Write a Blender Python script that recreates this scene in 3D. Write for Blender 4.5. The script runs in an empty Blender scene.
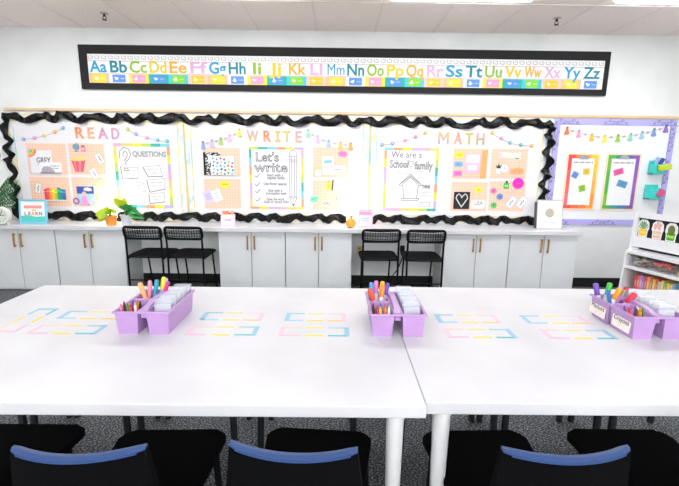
import bpy, bmesh, math, random
from mathutils import Vector, Matrix
S = bpy.context.scene
COL = S.collection
R = random.Random(7)
PI = math.pi

# ---------------------------------------------------------------- camera, world, exposure
EYE = Vector((0, 0, 1.42)); FOC = 417.2; PITCH = .193; ROLL = .0123; YAW = .0057
FW = Vector((math.sin(YAW)*math.cos(PITCH), math.cos(YAW)*math.cos(PITCH), -math.sin(PITCH)))
r0 = Vector((math.cos(YAW), -math.sin(YAW), 0)); d0 = FW.cross(r0)
RT = r0*math.cos(ROLL) - d0*math.sin(ROLL); DN = r0*math.sin(ROLL) + d0*math.cos(ROLL)
cam = bpy.data.cameras.new('camera'); cam.sensor_width = 36; cam.lens = FOC/679*36; cam.clip_start = .05
co = bpy.data.objects.new('camera', cam); COL.objects.link(co)
m = Matrix.Identity(4)
for i in range(3):
    m[i][0] = RT[i]; m[i][1] = -DN[i]; m[i][2] = -FW[i]; m[i][3] = EYE[i]
co.matrix_world = m
S.camera = co
w = bpy.data.worlds.new('world'); S.world = w; w.use_nodes = True
w.node_tree.nodes['Background'].inputs[0].default_value = (.9, .95, 1, 1)
w.node_tree.nodes['Background'].inputs[1].default_value = .3
S.view_settings.view_transform = 'Standard'; S.view_settings.look = 'None'
S.view_settings.gamma = 1; S.view_settings.exposure = 0.6
PANEL_POWER = 8.5      # ceiling troffers
LAMP_POWER = 3.2

YW = 4.742; CZ = 2.767; TZ = .73; KZ = .722; KF = 4.342; DF = 4.372
def ray(px, py): return FW + RT*((px-339.5)/FOC) + DN*((py-243)/FOC)
def onY(px, py, Y=YW):
    d = ray(px, py); return EYE + d*(Y/d.y)
def onZ(px, py, z):
    d = ray(px, py); return EYE + d*((z-EYE.z)/d.z)

# ---------------------------------------------------------------- materials
def lin(c): return tuple((v/255/12.92 if v/255 <= .04045 else ((v/255+.055)/1.055)**2.4) for v in c)
MC = {}
def M(c, rough=.6, metal=0, noise=0, emit=0, name=None, coat=0):
    k = (c, rough, metal, noise, emit, coat)
    if k in MC: return MC[k]
    mt = bpy.data.materials.new(name or 'paint'); mt.use_nodes = True
    nt = mt.node_tree; b = nt.nodes['Principled BSDF']; l = lin(c)
    b.inputs['Base Color'].default_value = (*l, 1)
    b.inputs['Roughness'].default_value = rough; b.inputs['Metallic'].default_value = metal
    if coat: b.inputs['Coat Weight'].default_value = coat
    if emit:
        b.inputs['Emission Color'].default_value = (*l, 1); b.inputs['Emission Strength'].default_value = emit
    if noise:
        tc = nt.nodes.new('ShaderNodeTexCoord'); n = nt.nodes.new('ShaderNodeTexNoise'); n.inputs['Scale'].default_value = noise
        rp = nt.nodes.new('ShaderNodeValToRGB')
        rp.color_ramp.elements[0].position = .3; rp.color_ramp.elements[1].position = .7
        rp.color_ramp.elements[0].color = (*[v*.93 for v in l], 1); rp.color_ramp.elements[1].color = (*[min(1, v*1.05) for v in l], 1)
        nt.links.new(tc.outputs['Object'], n.inputs['Vector']); nt.links.new(n.outputs['Fac'], rp.inputs['Fac'])
        nt.links.new(rp.outputs['Color'], b.inputs['Base Color'])
    MC[k] = mt; return mt
def ramp_mat(name, cols, scale, stretch=(1, 1, 1), rough=.6, const=False, wave=False, bump=0):
    if name in MC: return MC[name]
    mt = bpy.data.materials.new(name); mt.use_nodes = True; nt = mt.node_tree; b = nt.nodes['Principled BSDF']
    tc = nt.nodes.new('ShaderNodeTexCoord'); mp = nt.nodes.new('ShaderNodeMapping'); mp.inputs['Scale'].default_value = stretch
    n = nt.nodes.new('ShaderNodeTexNoise'); n.inputs['Scale'].default_value = scale; n.inputs['Detail'].default_value = 3
    rp = nt.nodes.new('ShaderNodeValToRGB'); cr = rp.color_ramp
    if const: cr.interpolation = 'CONSTANT'
    while len(cr.elements) < len(cols): cr.elements.new(.5)
    for e, (p, c) in zip(cr.elements, cols): e.position = p
    for e, (p, c) in zip(cr.elements, cols): e.color = (*lin(c), 1)
    nt.links.new(tc.outputs['Object'], mp.inputs['Vector']); nt.links.new(mp.outputs['Vector'], n.inputs['Vector'])
    nt.links.new(n.outputs['Fac'], rp.inputs['Fac']); nt.links.new(rp.outputs['Color'], b.inputs['Base Color'])
    b.inputs['Roughness'].default_value = rough
    if bump:
        bp = nt.nodes.new('ShaderNodeBump'); bp.inputs['Strength'].default_value = bump; bp.inputs['Distance'].default_value = .004
        nt.links.new(n.outputs['Fac'], bp.inputs['Height']); nt.links.new(bp.outputs['Normal'], b.inputs['Normal'])
    MC[name] = mt; return mt
def gingham():
    if 'gingham' in MC: return MC['gingham']
    mt = bpy.data.materials.new('gingham'); mt.use_nodes = True; nt = mt.node_tree; b = nt.nodes['Principled BSDF']
    tc = nt.nodes.new('ShaderNodeTexCoord'); sep = nt.nodes.new('ShaderNodeSeparateXYZ'); nt.links.new(tc.outputs['Object'], sep.inputs[0])
    fs = []
    for ax in ('X', 'Z'):
        a = nt.nodes.new('ShaderNodeMath'); a.operation = 'MULTIPLY'; a.inputs[1].default_value = 62
        f = nt.nodes.new('ShaderNodeMath'); f.operation = 'PINGPONG'; f.inputs[1].default_value = 1
        g = nt.nodes.new('ShaderNodeMath'); g.operation = 'GREATER_THAN'; g.inputs[1].default_value = .5
        nt.links.new(sep.outputs[ax], a.inputs[0]); nt.links.new(a.outputs[0], f.inputs[0]); nt.links.new(f.outputs[0], g.inputs[0]); fs.append(g)
    s = nt.nodes.new('ShaderNodeMath'); s.operation = 'ADD'; nt.links.new(fs[0].outputs[0], s.inputs[0]); nt.links.new(fs[1].outputs[0], s.inputs[1])
    h = nt.nodes.new('ShaderNodeMath'); h.operation = 'MULTIPLY'; h.inputs[1].default_value = .5; nt.links.new(s.outputs[0], h.inputs[0])
    rp = nt.nodes.new('ShaderNodeValToRGB'); rp.color_ramp.elements[0].color = (*lin((244, 210, 187)), 1); rp.color_ramp.elements[1].color = (*lin((239, 193, 164)), 1)
    nt.links.new(h.outputs[0], rp.inputs[0]); nt.links.new(rp.outputs[0], b.inputs['Base Color']); b.inputs['Roughness'].default_value = .6
    MC['gingham'] = mt; return mt
def clear_mat():
    if 'clear' in MC: return MC['clear']
    mt = bpy.data.materials.new('clear_plastic'); mt.use_nodes = True; nt = mt.node_tree
    b = nt.nodes['Principled BSDF']; b.inputs['Base Color'].default_value = (.82, .86, .92, 1); b.inputs['Roughness'].default_value = .12
    b.inputs['Alpha'].default_value = .36
    MC['clear'] = mt; return mt
WHITE = M((234, 234, 236), .6, name='white_paper')
WALL = M((236, 238, 237), .75, noise=2, name='wall_paint')
TOP = M((217, 217, 220), .32, noise=3, name='white_laminate')
CAB = M((219, 222, 224), .45, noise=2, name='cabinet_paint')
BLACK = M((4, 4, 5), .7, name='black')
INK = M((38, 38, 42), .8, name='ink')
GINK = M((96, 96, 102), .8, name='grey_ink')
GOLD = M((196, 150, 84), .35, 1, name='brass')
STEEL = M((240, 241, 241), .4, 0, name='leg_steel')
PURPLE = M((187, 149, 203), .38, noise=6, name='lavender_plastic')
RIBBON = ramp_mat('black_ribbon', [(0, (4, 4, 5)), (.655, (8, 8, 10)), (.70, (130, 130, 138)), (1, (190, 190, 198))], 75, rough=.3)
PASTEL = ramp_mat('pastel_border', [(.25, (240, 214, 120)), (.38, (240, 228, 180)), (.46, (228, 230, 236)), (.56, (222, 227, 236)), (.66, (160, 206, 222)), (.74, (236, 196, 208))], 9, (3, 1, .8))
RAINBOW = [(240, 120, 160), (247, 160, 110), (250, 205, 70), (245, 232, 90), (150, 205, 90), (70, 180, 165), (95, 165, 220), (180, 160, 220)]
OAK = M((226, 196, 158), .5, noise=8, name='oak')

# ---------------------------------------------------------------- mesh helpers
def B(): return bmesh.new()
def box(bm, c, s, rot=None, bev=0):
    r = bmesh.ops.create_cube(bm, size=1); vs = r['verts']
    for v in vs: v.co = Vector((v.co.x*s[0], v.co.y*s[1], v.co.z*s[2]))
    if bev:
        es = list({e for v in vs for e in v.link_edges})
        rr = bmesh.ops.bevel(bm, geom=es, offset=bev, segments=2, affect='EDGES', profile=.5)
        vs = list({v for f in rr['faces'] for v in f.verts} | {v for v in vs if v.is_valid})
    for v in vs:
        if rot is not None: v.co = rot @ v.co
        v.co += Vector(c)
    return vs
def tube(bm, pts, r, n=8, closed=False, cap=True):
    pts = [Vector(p) for p in pts]; rings = []
    N = len(pts); rs = r if isinstance(r, (list, tuple)) else [r]*N
    up = None
    for i, p in enumerate(pts):
        a = pts[(i-1) % N] if (i > 0 or closed) else p; b = pts[(i+1) % N] if (i < N-1 or closed) else p
        t = (b-a).normalized()
        if up is None: up = t.orthogonal().normalized()
        u = (up - t*up.dot(t)); u = u.normalized() if u.length > 1e-6 else t.orthogonal().normalized(); up = u
        v = t.cross(u)
        rings.append([bm.verts.new(p + (u*math.cos(2*PI*k/n) + v*math.sin(2*PI*k/n))*rs[i]) for k in range(n)])
    for i in range(N if closed else N-1):
        A, C = rings[i], rings[(i+1) % N]
        for k in range(n): bm.faces.new((A[k], A[(k+1) % n], C[(k+1) % n], C[k]))
    if cap and not closed:
        bm.faces.new(rings[0][::-1]); bm.faces.new(rings[-1])
def lathe(bm, prof, n=20, c=(0, 0, 0)):
    rings = []
    for (r, z) in prof:
        rings.append([bm.verts.new((c[0]+max(r, 1e-4)*math.cos(2*PI*k/n), c[1]+max(r, 1e-4)*math.sin(2*PI*k/n), c[2]+z)) for k in range(n)])
    for A, C in zip(rings, rings[1:]):
        for k in range(n): bm.faces.new((A[k], A[(k+1) % n], C[(k+1) % n], C[k]))
    bm.faces.new(rings[0][::-1]); bm.faces.new(rings[-1])
def prism(bm, pts, y0, y1):
    """2D outline in (x,z), extruded between y0 and y1."""
    A = [bm.verts.new((x, y0, z)) for x, z in pts]; C = [bm.verts.new((x, y1, z)) for x, z in pts]
    n = len(pts); bm.faces.new(A); bm.faces.new(C[::-1])
    for i in range(n): bm.faces.new((A[i], C[i], C[(i+1) % n], A[(i+1) % n]))
def slab(bm, pts, z0, z1):
    A = [bm.verts.new((x, y, z0)) for x, y in pts]; C = [bm.verts.new((x, y, z1)) for x, y in pts]
    n = len(pts); bm.faces.new(A[::-1]); bm.faces.new(C)
    for i in range(n): bm.faces.new((A[i], A[(i+1) % n], C[(i+1) % n], C[i]))
def stroke(bm, pts, wd, y0, y1, closed=False):
    ps = [Vector((p[0], 0, p[1])) for p in pts]
    for a, b in list(zip(ps, ps[1:])) + ([(ps[-1], ps[0])] if closed else []):
        d = b-a
        if d.length < 1e-6: continue
        d = d.normalized(); n = Vector((-d.z, 0, d.x))*wd/2; e = d*wd*.4
        prism(bm, [((p.x), (p.z)) for p in (a-e+n, a-e-n, b+e-n, b+e+n)], y0, y1)
def circ(x, z, r, n=20, rz=None): return [(x+r*math.cos(2*PI*k/n), z+(rz or r)*math.sin(2*PI*k/n)) for k in range(n)]
def rrect(w, h, r, n=4, x=0, z=0):
    o = []
    for cx, cz, a in ((w/2-r, h/2-r, 0), (-w/2+r, h/2-r, 90), (-w/2+r, -h/2+r, 180), (w/2-r, -h/2+r, 270)):
        for k in range(n+1):
            t = math.radians(a+90*k/n); o.append((x+cx+r*math.cos(t), z+cz+r*math.sin(t)))
    return o
def link(name, bm, mt, parent=None, loc=None, rot=None, smooth=False):
    bmesh.ops.recalc_face_normals(bm, faces=bm.faces)
    me = bpy.data.meshes.new(name); bm.to_mesh(me); bm.free(); me.materials.append(mt)
    if smooth:
        me.polygons.foreach_set('use_smooth', [True]*len(me.polygons))
        try: me.set_sharp_from_angle(angle=math.radians(40))
        except Exception: pass
    o = bpy.data.objects.new(name, me); COL.objects.link(o)
    if parent: o.parent = parent
    if loc is not None: o.location = loc
    if rot is not None: o.rotation_euler = rot
    return o
def tag(o, label, cat, group=None):
    o['label'] = label; o['category'] = cat
    if group: o['group'] = group
    return o
def thing(name, label, cat, loc=(0, 0, 0), rot=(0, 0, 0), group=None):
    o = bpy.data.objects.new(name, None); COL.objects.link(o); o.location = loc; o.rotation_euler = rot; o.empty_display_size = .05
    return tag(o, label, cat, group)
def struct(name, bm, mt, loc=None):
    o = link(name, bm, mt, loc=loc); o['kind'] = 'structure'; return o
def copy_tree(o, parent=None):
    c = o.copy(); COL.objects.link(c)
    if parent: c.parent = parent
    for ch in list(o.children): copy_tree(ch, c)
    return c
TXT = {}
def text_mesh(s, size, ext, off=0, outline=0):
    k = (s, round(size, 5), ext, off, outline)
    if k in TXT: return TXT[k]
    cu = bpy.data.curves.new('text', 'FONT'); cu.body = s; cu.size = size; cu.align_x = 'CENTER'; cu.align_y = 'CENTER'; cu.resolution_u = 3
    if outline: cu.fill_mode = 'NONE'; cu.bevel_depth = outline; cu.bevel_resolution = 0
    else: cu.extrude = ext; cu.offset = off
    o = bpy.data.objects.new('text', cu); COL.objects.link(o)
    dg = bpy.context.evaluated_depsgraph_get(); me = bpy.data.meshes.new_from_object(o.evaluated_get(dg))
    bpy.data.objects.remove(o); bpy.data.curves.remove(cu)
    me.transform(Matrix.Rotation(PI/2, 4, 'X')); TXT[k] = me; return me
def text(name, s, size, mt, parent, loc, ext=.0008, off=0, outline=0, sx=1, rot=0, fw=0):
    me = text_mesh(s, size, ext, off, outline).copy(); me.name = name; me.materials.clear(); me.materials.append(mt)
    o = bpy.data.objects.new(name, me); COL.objects.link(o)
    if parent: o.parent = parent
    if fw:
        xs = [v.co.x for v in me.vertices]; sx = fw/(max(xs)-min(xs))
    o.location = loc; o.scale = (sx, 1, 1); o.rotation_euler = (0, rot, 0); return o

class Card:
    """A sheet fixed on the back wall; rect = pixel box read at mid height, d = distance of its back from the wall."""
    def __init__(s, name, label, cat, rect, mt, d, th=.003, tilt=0, group=None, shape=None, size=None, smooth=False):
        x0, y0, x1, y1 = rect; xm, ym = (x0+x1)/2, (y0+y1)/2
        L, Rr = onY(x0, ym), onY(x1, ym); T, Bt = onY(xm, y0), onY(xm, y1)
        s.w = abs(Rr.x-L.x); s.h = abs(T.z-Bt.z)
        if size: s.w, s.h = size
        c = onY(xm, ym); s.c = c; s.th = th; s.d = d
        bm = B(); pts = shape(s.w, s.h) if shape else [(-s.w/2, -s.h/2), (s.w/2, -s.h/2), (s.w/2, s.h/2), (-s.w/2, s.h/2)]
        prism(bm, pts, 0, -th)
        s.o = link(name, bm, mt, loc=(c.x, YW-d-(.0015 if d < .0115 else 0), c.z), rot=(0, math.radians(tilt), 0)); tag(s.o, label, cat, group)
    def P(s, u, v): return (u*s.w, v*s.h)          # u,v in -.5 .. .5
    def poly(s, name, polys, mt, lift=.001, base=0):
        bm = B()
        for p in polys: prism(bm, [s.P(*q) for q in p], -s.th-base, -s.th-base-lift)
        return link(name, bm, mt, s.o)
    def disc(s, name, u, v, r, mt, lift=.001, n=16, base=0):
        bm = B(); x, z = s.P(u, v); prism(bm, circ(x, z, r, n), -s.th-base, -s.th-base-lift); return link(name, bm, mt, s.o)
    def lines(s, name, lns, wd, mt, closed=False, lift=.001):
        bm = B()
        for l in lns: stroke(bm, [s.P(*q) for q in l], wd, -s.th, -s.th-lift, closed)
        return link(name, bm, mt, s.o)
    def scribble(s, name, rows, wd, mt, amp=.008, step=.011):
        bm = B()
        for (u0, u1, v) in rows:
            n = max(3, int((u1-u0)*s.w/step)); pts = []
            for k in range(n+1):
                u = u0+(u1-u0)*k/n; pts.append((u*s.w, v*s.h+(amp if k % 2 else -amp)*R.uniform(.4, 1)))
            run = []
            for k, p in enumerate(pts):
                run.append(p)
                if k % 7 == 6: stroke(bm, run, wd, -s.th, -s.th-.0008); run = []
            if len(run) > 1: stroke(bm, run, wd, -s.th, -s.th-.0008)
        return link(name, bm, mt, s.o)
    def text(s, name, t, u, v, size, mt, **k): x, z = s.P(u, v); return text(name, t, size, mt, s.o, (x, -s.th-.0006, z), ext=.0006, **k)

# ---------------------------------------------------------------- the room
X0, X1, YF = -4.6, 4.3, -5.6
bm = B(); box(bm, ((X0+X1)/2, YW+.06, CZ/2), (X1-X0+.24, .12, CZ)); struct('wall_back', bm, WALL)
bm = B(); box(bm, (X0-.06, (YF+YW)/2, CZ/2), (.12, YW-YF, CZ)); struct('wall_left', bm, WALL)
bm = B(); box(bm, (X1+.06, (YF+YW)/2, CZ/2), (.12, YW-YF, CZ)); struct('wall_right', bm, WALL)
bm = B(); box(bm, ((X0+X1)/2, YF-.06, CZ/2), (X1-X0+.24, .12, CZ)); struct('wall_front', bm, WALL)
CARPET = ramp_mat('carpet', [(.36, (20, 21, 23)), (.5, (66, 69, 72)), (.64, (150, 154, 158))], 95, (1, 1.6, 1), .95, bump=.6)
bm = B(); box(bm, ((X0+X1)/2, (YF+YW)/2, -.05), (X1-X0+.24, YW-YF+.24, .1)); struct('floor', bm, CARPET)
CEIL = M((250, 239, 233), .85, noise=60, name='ceiling_tile')
bm = B(); box(bm, ((X0+X1)/2, (YF+YW)/2, CZ+.05), (X1-X0+.24, YW-YF+.24, .1)); struct('ceiling', bm, CEIL)
TX = [-2.677+.61*i for i in range(-3, 12)]; TY = [3.92-1.22*k for k in range(8)]
bm = B()
for x in TX: box(bm, (x, (YF+YW)/2, CZ-.002), (.024, YW-YF, .004))
for y in TY: box(bm, ((X0+X1)/2, y, CZ-.003), (X1-X0, .024, .005))
struct('trim_1', bm, M((238, 229, 224), .6, name='ceiling_grid'))
bm = B(); box(bm, ((X0+X1)/2, YW-.006, .055), (X1-X0, .012, .11)); struct('baseboard_back', bm, BLACK)
bm = B(); box(bm, (X1-.006, (YF+YW)/2, .055), (.012, YW-YF, .11)); struct('baseboard_right', bm, BLACK)
bm = B(); box(bm, (X0+.006, (YF+YW)/2, .055), (.012, YW-YF, .11)); struct('baseboard_left', bm, BLACK)
a, b = onY(5, 110.8), onY(679, 116.5)
bm = B(); box(bm, ((a.x+4.2)/2, YW-.011, (a.z+b.z)/2+.003), (4.2-a.x, .022, .03), bev=.003); struct('trim_2', bm, OAK)

# ceiling light troffers; rows behind the camera are unseen and added for fill
EM = M((250, 251, 254), .5, emit=PANEL_POWER, name='light_diffuser')
rows = [(3.76, 'nearest the alphabet wall'), (-.96, 'added unseen behind the camera'), (-2.18, 'added unseen in mid room'), (-3.40, 'added unseen near the far wall'), (-4.62, 'added unseen at the far wall')]
cols = [(-1, 'far left'), (2, 'left'), (5, 'middle'), (8, 'right')]
for yr, where in rows:
    for ci, cw in cols:
        x0 = -2.677+.61*ci
        t = thing('ceiling_light', 'white ceiling light panel, %s one in the row %s' % (cw, where), 'ceiling light', (x0+.61, yr-.305, CZ), group='ceiling light panels')
        bm = B()
        for (cx, cy, sx, sy) in ((0, .2925, 1.22, .025), (0, -.2925, 1.22, .025), (.5975, 0, .025, .56), (-.5975, 0, .025, .56)):
            box(bm, (cx, cy, -.006), (sx, sy, .012))
        link('frame', bm, M((235, 235, 235), .5), t)
        bm = B()
        if True:
            dr = .055 if yr > 3 else .10  # lens shaped to hang low, so its sides light ceiling and walls
            A = [bm.verts.new((u*.585, v*.28, -.003)) for u, v in ((-1, -1), (1, -1), (1, 1), (-1, 1))]; C_ = [bm.verts.new((u*.56, v*.25, -dr)) for u, v in ((-1, -1), (1, -1), (1, 1), (-1, 1))]
            bm.faces.new(A); bm.faces.new(C_[::-1])
            for k in range(4): bm.faces.new((A[k], C_[k], C_[(k+1) % 4], A[(k+1) % 4]))
        link('diffuser', bm, EM, t)
for (px, py, lb) in ((104, 14, 'small dark ceiling sprinkler head near the left end of the alphabet strip'), (557, 19, 'small dark ceiling sprinkler head near the right end of the alphabet strip')):
    p = onZ(px, py-1, CZ)
    t = thing('sprinkler_head', lb, 'sprinkler', (p.x, p.y, CZ), group='ceiling sprinklers')
    bm = B(); lathe(bm, [(.036, 0), (.036, -.004), (.014, -.01)], 16); link('escutcheon', bm, M((190, 180, 176), .4), t)
    bm = B(); tube(bm, [(0, 0, -.008), (0, 0, -.03)], .011, 10)
    tube(bm, [(-.012, 0, -.03), (-.016, 0, -.045), (-.004, 0, -.058)], .004, 6); tube(bm, [(.012, 0, -.03), (.016, 0, -.045), (.004, 0, -.058)], .004, 6)
    link('sprinkler_body', bm, M((40, 36, 36), .4, .6), t)
    bm = B(); lathe(bm, [(.02, -.058), (.022, -.061), (.004, -.063)], 12); link('deflector', bm, M((40, 36, 36), .4, .6), t)

# ---------------------------------------------------------------- counter run
kb = .004
bm = B(); x_l, x_r = X0+.02, 2.605
box(bm, ((x_l+x_r)/2, (KF+YW)/2-.001, KZ-.0225), (x_r-x_l, YW-KF-.002, .045), bev=.004)
tag(link('countertop', bm, TOP), 'long white laminate countertop running under the bulletin boards', 'countertop')
def cabinet(x0, xs, x1, label):
    t = thing('base_cabinet', label, 'cabinet', ((x0+x1)/2, DF, 0), group='grey base cabinets under the counter')
    wd = x1-x0
    bm = B(); d = YW-DF-.014; z1 = KZ-.0455
    box(bm, (-wd/2+.009, d/2+.02, z1/2), (.018, d-.02, z1)); box(bm, (wd/2-.009, d/2+.02, z1/2), (.018, d-.02, z1))
    box(bm, (0, d-.005, z1/2), (wd-.036, .01, z1)); box(bm, (0, d/2+.02, .07), (wd-.036, d-.05, .018)); box(bm, (0, d/2+.02, z1-.009), (wd-.036, d-.05, .018))
    box(bm, (0, d/2+.02, .35), (wd-.036, d-.05, .018)); box(bm, (0, .045, .03), (wd-.036, .016, .06))
    link('carcass', bm, CAB, t)
    for sgn, a, b in ((-1, x0, xs), (1, xs, x1)):
        cx = (a+b)/2-(x0+x1)/2; w_ = b-a-.006
        bm = B(); box(bm, (cx, .009, (.022+z1-.004)/2), (w_, .018, z1-.026), bev=.003); dr = link('door', bm, CAB, t)
        hx = xs-(x0+x1)/2+sgn*.037; hz = .56
        bm = B(); box(bm, (hx, -.024, hz), (.016, .01, .15), bev=.003)
        box(bm, (hx, -.01, hz+.062), (.012, .022, .012)); box(bm, (hx, -.01, hz-.062), (.012, .022, .012))
        link('handle', bm, GOLD, dr)
    return t
cabinet(-3.768, -3.387, -3.002, 'grey two-door cabinet below the teal framed LEARN sign, leftmost full cabinet')
cabinet(-2.998, -2.640, -2.264, 'grey two-door cabinet just left of the chair niche under the potted plants')
cabinet(-1.267, -.917, -.557, 'grey two-door cabinet right of the left chair niche, under the LETS WRITE poster')
cabinet(-.553, -.199, .157, 'grey two-door cabinet left of the right chair niche, below the pineapple ornament')
cabinet(1.127, 1.489, 1.842, 'grey two-door cabinet right of the right chair niche')
cabinet(1.846, 2.215, 2.573, 'grey two-door cabinet at the right end of the counter')
cabinet(X0+.04, (X0+.04-3.772)/2, -3.772, 'grey cabinet partly cut off at the left edge, under the white clock')

# ---------------------------------------------------------------- alphabet strip
fr = Card('alphabet_display', 'long black-framed alphabet strip hung above the bulletin boards', 'alphabet display', (82, 48.9, 608, 92.9), M((6, 6, 8), .7), .0, .018)
fr.o.rotation_euler[1] = 0
fx0, fx1 = onY(89.5, 70).x-fr.c.x, onY(602.5, 74).x-fr.c.x
fz1 = (onY(89, 55).z+onY(602, 60.5).z)/2-fr.c.z; fz0 = (onY(92, 84.6).z+onY(599, 88.6).z)/2-fr.c.z
hh = fz1-fz0
def zz(f): return fz1-hh*f
# raise the outer frame into a real moulding
bm = B(); W2, H2 = fr.w/2, fr.h/2
for (xa, xb, za, zb) in ((-W2, W2, fz1, H2), (-W2, W2, -H2, fz0), (-W2, fx0, fz0, fz1), (fx1, W2, fz0, fz1)):
    box(bm, ((xa+xb)/2, -.022, (za+zb)/2), (xb-xa, .008, zb-za))
link('frame', bm, M((6, 6, 8), .7), fr.o)
bm = B(); box(bm, ((fx0+fx1)/2, -.0185, (fz0+fz1)/2), (fx1-fx0, .001, hh)); link('paper_strip', bm, M((246, 246, 246), .6), fr.o)
bm = B()
nb = 78
for k in range(nb):
    x = fx0+(fx1-fx0)*(k+.5)/nb; ww = (fx1-fx0)/nb
    stroke(bm, [(x-ww*.36, zz(.06)), (x-ww*.36, zz(.15)), (x+ww*.2, zz(.17)), (x+ww*.3, zz(.09)), (x-ww*.05, zz(.06))], .006, -.019, -.0195)
link('pattern_band', bm, M((176, 174, 176), .7), fr.o)
bm = B(); 
for f, wd in ((.235, .0045), (.66, .0045)): box(bm, ((fx0+fx1)/2, -.0192, zz(f)), (fx1-fx0, .0006, wd))
link('rule_line', bm, M((190, 160, 150), .7), fr.o)
bm = B()
for k in range(150): box(bm, (fx0+(fx1-fx0)*(k+.5)/150, -.0192, zz(.45)), (.014, .0006, .003))
link('dashed_line', bm, M((170, 170, 190), .7), fr.o)
ACOL = [(50, 160, 205), (25, 140, 155), (150, 190, 60), (238, 205, 60), (240, 178, 66), (226, 182, 214)]
CC = [((246, 222, 60), (248, 190, 150)), ((96, 150, 225), (250, 240, 230)), ((240, 160, 200), (246, 226, 70)), ((86, 150, 222), (40, 180, 160)), ((140, 215, 60), (70, 200, 225)), ((248, 200, 60), (250, 200, 190))]
CB = [(246, 222, 60), (246, 226, 70), (248, 226, 90), (150, 215, 190), (30, 165, 150), (80, 200, 225)]
xa0 = onY(99.5, 68).x-fr.c.x; xz0 = onY(590.7, 72).x-fr.c.x; st = (xz0-xa0)/25
for k in range(26):
    ch = chr(65+k); x = xa0+st*k; c = ACOL[k % 6]
    text('letter_pair', ch+ch.lower(), .165, M(c, .7), fr.o, (x, -.0214, zz(.45)), ext=.0005, off=.0036 if ch != 'M' else 0, sx=1, fw=st*(.86 if ch not in 'IJL' else .62 if ch != 'I' else .42))
    bm = B(); box(bm, (x, -.0192, (zz(.675)+fz0)/2), (st, .0006, zz(.675)-fz0)); bgp = link('picture_background', bm, M(CC[k % 6][1], .7), fr.o)
    bm = B(); box(bm, (x, -.0198, (zz(.70)+zz(.97))/2), (st*.66, .0006, zz(.70)-zz(.97))); pc = link('picture_card', bm, M(CC[k % 6][0], .7), bgp)
    bm = B(); ang = R.uniform(0, 6)
    xx = x-st*.14; zc = (zz(.70)+zz(.97))/2
    prism(bm, [(xx+(.018+.009*math.sin(3*2*PI*q/14+ang))*math.cos(2*PI*q/14), zc+(.017+.005*math.cos(2*2*PI*q/14+ang))*math.sin(2*PI*q/14)) for q in range(14)], -.0201, -.0205)
    stroke(bm, [(x+st*.08, zc+.003), (x+st*.14, zc-.003), (x+st*.2, zc+.003), (x+st*.26, zc-.002)], .0035, -.0201, -.0205)
    link('picture', bm, M([(255, 250, 235), (255, 255, 255), (255, 235, 245), (235, 245, 255), (250, 255, 240), (255, 240, 200)][k % 6], .7), bgp)

# ---------------------------------------------------------------- three bulletin boards
BT = 112.5; BB = 220.5
def board(x0, x1, yt, yb, label):
    c = Card('bulletin_board', label, 'bulletin board', (x0, yt, x1, yb), M((230, 228, 231), .6, name='board_paper'), 0, .012)
    bw = .075
    for nm, poly in (('border_strip', [(-c.w/2, c.h/2-bw), (c.w/2, c.h/2-bw), (c.w/2, c.h/2), (-c.w/2, c.h/2)]), ('border_strip', [(-c.w/2, -c.h/2), (c.w/2, -c.h/2), (c.w/2, -c.h/2+bw), (-c.w/2, -c.h/2+bw)]),
                     ('border_strip', [(-c.w/2, -c.h/2+bw), (-c.w/2+bw, -c.h/2+bw), (-c.w/2+bw, c.h/2-bw), (-c.w/2, c.h/2-bw)]), ('border_strip', [(c.w/2-bw, -c.h/2+bw), (c.w/2, -c.h/2+bw), (c.w/2, c.h/2-bw), (c.w/2-bw, c.h/2-bw)])):
        bm = B(); prism(bm, poly, -.012, -.014); s = link(nm, bm, PASTEL, c.o)
        xs = [p[0] for p in poly]; zs = [p[1] for p in poly]; bm = B()
        if max(xs)-min(xs) < .1:
            for x in (min(xs)+.006, max(xs)-.006): box(bm, (x, -.0145, (min(zs)+max(zs))/2), (.010, .001, max(zs)-min(zs)))
        else:
            for z in (min(zs)+.006, max(zs)-.006): box(bm, ((min(xs)+max(xs))/2, -.0145, z), (max(xs)-min(xs), .001, .010))
        link('yellow_edge', bm, ramp_mat('edge_stripe', [(.35, (240, 208, 100)), (.5, (244, 226, 140)), (.62, (160, 208, 205))], 3), s)
    return c
board(13.5, 186.3, 116.5, 221, 'bulletin board headed READ, leftmost of the three ruffle-edged boards')
board(186.9, 369.0, 117.7, 222, 'bulletin board headed WRITE, middle of the three ruffle-edged boards')
board(369.6, 545, 119.5, 223.2, 'bulletin board headed MATH, rightmost of the three ruffle-edged boards')
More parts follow.
